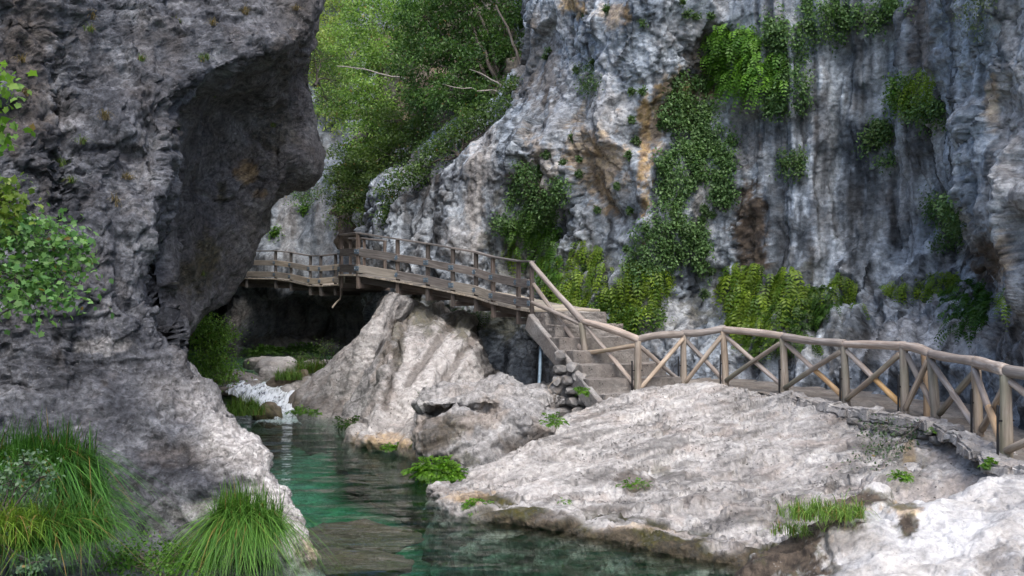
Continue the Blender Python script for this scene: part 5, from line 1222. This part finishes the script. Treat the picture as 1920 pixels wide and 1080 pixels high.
# ------------------------------------------------------------------ plants rooted on the cliffs
def surf_pick(surf, blob, n, rs, rag=True):
    v, nn = surf; px, py = proj(v); w_ = np.zeros(len(v))
    for (x, y, rx, ry) in blob:
        q = ((px - x) / rx) ** 2 + ((py - y) / ry) ** 2
        w_ = np.maximum(w_, np.clip(1.55 - q, 0, 1))
    ok = np.where(w_ > 0)[0]
    ok = ok[(1.25 * fbm(v[ok] * 1.9 + 5, 3) + .95 * w_[ok]) > (.42 if rag else .12)]
    toc = np.array([0, 0, 3.0]) - v[ok]; ok = ok[(toc * nn[ok]).sum(1) > -.2 * np.linalg.norm(toc, axis=1)]
    if len(ok) == 0: return np.zeros((0, 3)), np.zeros((0, 3))
    i = ok[rs.randint(len(ok), size=n)]
    return v[i], nn[i]
def wall_plant(name, surf, blob, n, kind, seed, label, c1, c2, size=.07, L=.35, group=None, cat='plant', dead=0.0):
    rs = np.random.RandomState(seed); lv = Leaves()
    if kind == 'tuft':
        p, q = surf_pick(surf, blob, 1, rs)
        if not len(p): return
        N = n * 7; rr = L if L > 0 else min(.055, blob[0][2] * p[0, 1] / F * .36)
        c = p + q * .06 + rs.normal(size=(N, 3)) * rr * np.array([.8, .5, .8])
        lv.put(T_OVAL, c, rs.normal(size=(N, 3)) * .7 + np.array([0, 0, -.4]) + q * .4, q + np.array([0, 0, .8]) + rs.normal(size=(N, 3)) * .35, size * rs.uniform(.6, 1.25, N), tint(rs, N, c1, c2, .3))
        o = tag(add(name, lv.mesh(name), M['leaf']), label, cat, group)
        return o
    if kind == 'ivy':
        p, q = surf_pick(surf, blob, n, rs)
        if not len(p): return
        k = 16; N = len(p) * k
        c = np.repeat(p + q * rs.uniform(.02, .20, (len(p), 1)), k, 0) + rs.normal(size=(N, 3)) * .085
        qq = np.repeat(q, k, 0)
        ax = rs.normal(size=(N, 3)) * .7 + np.array([0, 0, -.6]) + qq * .4
        up = qq + np.array([0, 0, .8]) + rs.normal(size=(N, 3)) * .35
        lv.put(T_OVAL, c, ax, up, .8 * size * rs.uniform(.5, 1.3, N), tint(rs, N, c1, c2, .3, dead, np.repeat(rs.rand(len(p)), k)))
    else:
        n = int(n * 1.5); p, q = surf_pick(surf, blob, n, rs, False)
        if not len(p): return
        q = q * np.array([1, 1, .3])
        if kind == 'fern': fronds(lv, rs, p + q * .03, q + rs.normal(size=q.shape) * .45, n, L, c1, c2, 1.0, 9, .2, .25)
        else: fronds(lv, rs, p + q * .03, q * .6 + rs.normal(size=q.shape) * .25, n, L, c1, c2, 1.25, 8, .22, .1)   # hanging
    return tag(add(name, lv.mesh(name), M['leaf']), label, cat, group)
CS = CLIFF_SURF
IV1, IV2 = (.045, .105, .03), (.14, .235, .085)
YG1, YG2 = (.06, .13, .012), (.21, .30, .03)
FG1, FG2 = (.045, .13, .012), (.13, .27, .03)
WP = [
 ('fern', [(1395,115,58,48),(1370,80,40,30),(1420,150,40,26)], 420, 'fern', 'big bright fern fountain high on the cliff', FG1, FG2, .07, .55),
 ('ivy', [(1470,80,32,52),(1490,150,22,60),(1455,190,20,26)], 260, 'ivy', 'dark ivy curtain right of the big fern fountain', IV1, IV2, .085, 0),
 ('ivy', [(1340,290,42,46),(1355,345,22,40),(1320,260,30,30)], 330, 'ivy', 'thick ivy mat beside the brown streak on the cliff', IV1, IV2, .085, 0),
 ('ivy', [(1285,180,40,36),(1262,215,26,26),(1310,215,26,22)], 210, 'ivy', 'ivy patch in the ochre hollow of the cliff', IV1, IV2, .085, 0),
 ('ivy', [(1262,330,32,46),(1290,280,22,26),(1255,385,22,26)], 230, 'ivy', 'ivy strip hanging left of the thick ivy mat', IV1, IV2, .085, 0),
 ('ivy', [(1230,460,42,42),(1210,500,30,26),(1260,430,26,26)], 260, 'ivy', 'ivy patch low on the cliff above the yellow fern at the steps', IV1, IV2, .08, 0),
 ('ivy', [(1316,470,18,42),(1300,440,14,20)], 110, 'ivy', 'narrow ivy strip left of the brown streak foot', IV1, IV2, .08, 0),
 ('ivy', [(1000,380,40,42),(965,420,26,30),(1040,360,30,26),(990,330,24,22)], 320, 'ivy', 'ivy spread over the cliff above the bridge end', IV1, IV2, .085, 0),
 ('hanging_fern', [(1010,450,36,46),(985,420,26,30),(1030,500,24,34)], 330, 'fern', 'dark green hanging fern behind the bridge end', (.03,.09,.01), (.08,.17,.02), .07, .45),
 ('hanging_fern', [(1040,520,22,40),(965,470,24,20),(1060,560,20,30)], 200, 'hang', 'yellow green fern right behind the last bridge post', YG1, YG2, .07, .4),
 ('hanging_fern', [(1105,510,30,56),(1120,550,22,36)], 260, 'hang', 'yellow green fern veil over the stone steps', YG1, YG2, .07, .42),
 ('hanging_fern', [(1195,535,42,40),(1170,570,26,26),(1225,520,26,22)], 300, 'hang', 'bright yellow fern fringe beneath the low ivy patch', YG1, YG2, .07, .42),
 ('ivy', [(1140,590,30,26),(1200,600,40,18)], 130, 'ivy', 'dark leaves at the cliff foot beside the lower steps', (.03,.08,.012), (.08,.16,.02), .08, 0),
 ('hanging_fern', [(1440,550,60,42),(1400,520,40,24),(1480,540,40,30),(1410,590,40,24)], 620, 'hang', 'wide yellow green fern shelf at the cliff foot behind the log fence', YG1, YG2, .07, .5),
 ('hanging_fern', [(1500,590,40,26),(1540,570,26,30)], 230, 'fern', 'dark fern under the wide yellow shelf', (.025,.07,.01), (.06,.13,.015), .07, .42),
 ('hanging_fern', [(1578,545,26,26),(1600,560,14,16)], 120, 'hang', 'small yellow green fern at the right end of the wide shelf', YG1, YG2, .07, .34),
 ('hanging_fern', [(1720,540,50,14),(1690,545,24,12),(1770,525,40,14)], 210, 'hang', 'thin yellow green fern ledge near the hollow of the pillar', YG1, YG2, .07, .3),
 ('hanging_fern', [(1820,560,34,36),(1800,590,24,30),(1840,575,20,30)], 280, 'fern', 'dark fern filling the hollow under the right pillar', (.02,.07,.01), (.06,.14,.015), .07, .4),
 ('hanging_fern', [(1722,168,20,32),(1740,160,14,30)], 130, 'hang', 'bright yellow fern cushion high beside the right pillar', YG1, YG2, .07, .34),
 ('ivy', [(1700,172,18,30),(1690,185,14,20)], 90, 'ivy', 'green leaf cushion against the bright yellow one', FG1, (.10,.17,.03), .075, 0),
 ('ivy', [(1745,215,28,16),(1765,200,14,20)], 80, 'ivy', 'dark leaf tuft below the bright yellow fern cushion', IV1, IV2, .075, 0),
 ('ivy', [(1642,255,30,20),(1625,265,16,12)], 70, 'ivy', 'lone leafy clump on the bare fluted wall', IV1, (.10,.16,.05), .075, 0),
 ('ivy', [(1488,305,18,22)], 60, 'ivy', 'round leaf clump beside the brown streak top', IV1, (.10,.16,.05), .075, 0),
 ('ivy', [(1665,300,12,10)], 20, 'ivy', 'tiny leaf tuft under the lone clump of the fluted wall', IV1, IV2, .07, 0),
 ('ivy', [(1768,390,26,24),(1790,420,18,40),(1785,455,20,22)], 170, 'ivy', 'ivy along the left edge of the right pillar', IV1, (.10,.16,.06), .075, 0),
 ('ivy', [(1590,35,26,18),(1575,60,14,20)], 70, 'ivy', 'leafy clump near the top of the fluted wall', IV1, IV2, .08, 0),
 ('ivy', [(1665,15,36,18),(1640,40,20,20)], 90, 'ivy', 'wide leafy clump at the top of the fluted wall', IV1, IV2, .08, 0),
 ('ivy', [(1540,10,26,26),(1530,50,16,20)], 90, 'ivy', 'ivy hanging over the top left of the fluted wall', IV1, IV2, .08, 0),
 ('ivy', [(1110,150,16,24),(1100,130,12,14)], 50, 'ivy', 'little leaf tuft on the bulging nose of the cliff', IV1, (.10,.15,.06), .07, 0),
 ('ivy', [(1890,560,10,18)], 40, 'hang', 'small yellow tuft on the pale foot of the right pillar', YG1, YG2, .06, .2),
 ('ivy', [(1845,15,22,40)], 40, 'ivy', 'faint grey leaves at the top of the right pillar', (.07,.1,.06), (.11,.14,.08), .06, 0),
 ('hanging_fern', [(1480,640,60,14),(1440,650,30,14)], 160, 'fern', 'grassy fern at the cliff foot seen through the fence', (.04,.10,.012), (.10,.17,.03), .07, .35),
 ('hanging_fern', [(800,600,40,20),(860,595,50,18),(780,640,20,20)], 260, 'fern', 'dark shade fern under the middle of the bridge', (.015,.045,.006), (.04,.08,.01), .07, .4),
]
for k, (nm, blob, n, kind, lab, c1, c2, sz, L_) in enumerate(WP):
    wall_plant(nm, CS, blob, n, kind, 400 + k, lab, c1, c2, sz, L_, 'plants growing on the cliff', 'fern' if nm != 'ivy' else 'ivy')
rs = np.random.RandomState(9)
for k in range(46):   # scattered small tufts on the cliff face
    px, py = rs.uniform(1010, 1340), rs.uniform(10, 560)
    wall_plant('wall_tuft', CS, [(px, py, rs.uniform(8, 15), rs.uniform(6, 13))], rs.randint(14, 22), 'tuft', 500 + k, 'small leaf tuft on the grey cliff ' + ('just right of the dark evergreen tree' if px < 1090 and py < 250 else 'directly above the ivy spread at the bridge end' if px < 1090 and py < 400 else 'behind the last bridge post' if px < 1090 else 'on the bulging nose left of the ochre streak' if px < 1200 and py < 300 else 'above the yellow fern veil of the steps' if px < 1200 else 'around the ochre hollow' if py < 260 else 'between the ivy strips left of the brown streak'), IV1, (.10,.15,.06), .065, 0, 'small tufts on the cliff', 'plant')
BL = SURF['rock_bluff']
BT = [(325,262,26,14,'dry'),(330,240,16,12,'g'),(95,310,26,26,'g'),(120,355,20,14,'g'),(175,60,14,10,'g'),(195,215,20,16,'dry'),(268,120,20,10,'g'),(395,105,24,12,'g'),(465,110,8,24,'g'),(335,55,14,14,'g'),(215,380,14,12,'dry'),(60,150,22,40,'dry'),(40,210,20,30,'dry'),(180,30,12,24,'dry'),(240,330,24,8,'dry'),(408,185,10,14,'g'),(262,575,12,10,'g'),(310,580,14,10,'g'),(150,270,12,10,'g'),(385,50,14,10,'dry'),(410,370,7,18,'g'),(390,440,8,14,'g'),(375,500,12,22,'g'),(520,240,14,20,'g'),(395,810,8,8,'g'),(360,860,8,8,'g'),(480,20,40,14,'dry'),(545,30,20,14,'dry')]
for k, (px, py, rx, ry, t) in enumerate(BT):
    rs = np.random.RandomState(600 + k); p, q = surf_pick(BL, [(px, py, rx, ry)], 5, rs)
    if not len(p): continue
    p = p[np.linalg.norm(p - p[0], axis=1) < .10]
    zone = 'inside the shaded overhang' if px > 372 and py > 100 else 'along the upper rim' if py < 115 else 'on the lower foot' if py > 550 else 'beside the lobed leaf shrub' if px < 160 else 'in the middle of the lit face'
    lv = Leaves()
    c1, c2 = ((.10,.075,.04), (.20,.16,.09)) if t == 'dry' else ((.05,.09,.02), (.13,.18,.05))
    blades(lv, rs, p, int(20 + 1.6 * rx), .20, (.1, -.35, 0), 1.0, c1, c2, .005, 5)
    tag(add('bluff_tuft', lv.mesh('bluff_tuft'), M['grass']), ('dry straw coloured grass wisp ' if t == 'dry' else 'small green grass wisp ') + zone + ' of the dark bluff', 'grass', 'dry wisps on the bluff' if t == 'dry' else 'green wisps on the bluff')
for k, (px, py, rx, ry) in enumerate([(575,395,14,18),(625,385,20,16),(520,440,10,10)]):
    wall_plant('wall_tuft', SURF['far'], [(px, py, rx, ry)], 50, 'tuft', 700 + k, ['leaf tuft on the far wall below the bluff nose', 'leafy ledge plant on the far wall above the gallery', 'small plant low on the far wall by the gallery rail'][k], IV1, FG2, .1, .17, None, 'plant')

# ------------------------------------------------------------------ cascade
def foam_material():
    m, nt, out = newmat('white_water'); b = NB(nt)
    tc = b.n('ShaderNodeTexCoord'); v = tc.outputs['Object']
    n = b.noise(b.map(v, (5.0, 1.1, 2.0), (0, 0, .2)), 2.0, 5, .65, .8)
    foam = b.n('ShaderNodeBsdfPrincipled'); foam.inputs['Base Color'].default_value = (.78, .82, .85, 1); foam.inputs['Roughness'].default_value = .5
    wet = b.n('ShaderNodeBsdfGlossy'); wet.inputs['Roughness'].default_value = .08
    tr = b.n('ShaderNodeBsdfTransparent'); tr.inputs['Color'].default_value = (.85, .95, .92, 1)
    m1 = b.n('ShaderNodeMixShader'); m1.inputs[0].default_value = .25; b.l(tr.outputs[0], m1.inputs[1]); b.l(wet.outputs[0], m1.inputs[2])
    m2 = b.n('ShaderNodeMixShader'); b.l(b.ramp(n, [(.34, 0.0), (.50, 1.0)]), m2.inputs[0]); b.l(m1.outputs[0], m2.inputs[1]); b.l(foam.outputs[0], m2.inputs[2])
    bp = b.n('ShaderNodeBump'); bp.inputs['Strength'].default_value = .7; bp.inputs['Distance'].default_value = .05; b.l(n, bp.inputs['Height'])
    b.l(bp.outputs[0], foam.inputs['Normal']); b.l(bp.outputs[0], wet.inputs['Normal'])
    b.l(m2.outputs[0], out.inputs[0]); return m
M['foam'] = foam_material()
rows = [frow([(408,712,27.4),(450,713,27.4),(500,714,27.4),(560,716,27.4),(600,716,27.2)]),
 frow([(420,719,26.6),(455,720,26.6),(500,722,26.6),(555,724,26.5),(590,724,26.3)]),
 frow([(440,732,25.9),(470,735,25.9),(510,738,25.9),(550,739,25.8),(575,738,25.7)]),
 frow([(470,748,25.3),(492,752,25.3),(520,755,25.2),(545,755,25.1),(565,752,25.1)]),
 frow([(485,766,24.4),(502,769,24.3),(522,771,24.2),(540,771,24.2),(556,768,24.2)]),
 frow([(478,783,23.2),(498,785,23.1),(520,786,23.0),(542,786,23.0),(562,782,23.2)]),
 frow([(472,790,22.7),(495,793,22.5),(520,795,22.4),(545,793,22.5),(568,788,22.8)])]
A = loft(rows, 120, 120); nn = grid_normals(A); v = A.reshape(-1, 3)
v = v + np.array([0, 0, 1.0]) * (.07 * billow(v * np.array([2.6, 1.0, 1.0]), 4, .55) + .02)[:, None]
edge_fade = np.abs(np.tile(np.linspace(-1, 1, 120), 120)) ** 6; v[:, 2] -= .18 * edge_fade
me = mesh_np('cascade', v, grid_faces(120, 120)[:, ::-1], True)
tag(add('cascade', me, M['foam']), 'white water tumbling between the mossy rocks', None, None, 'structure')
#@@END
for o in ROOTS:
    if '_base' in o: del o['_base']
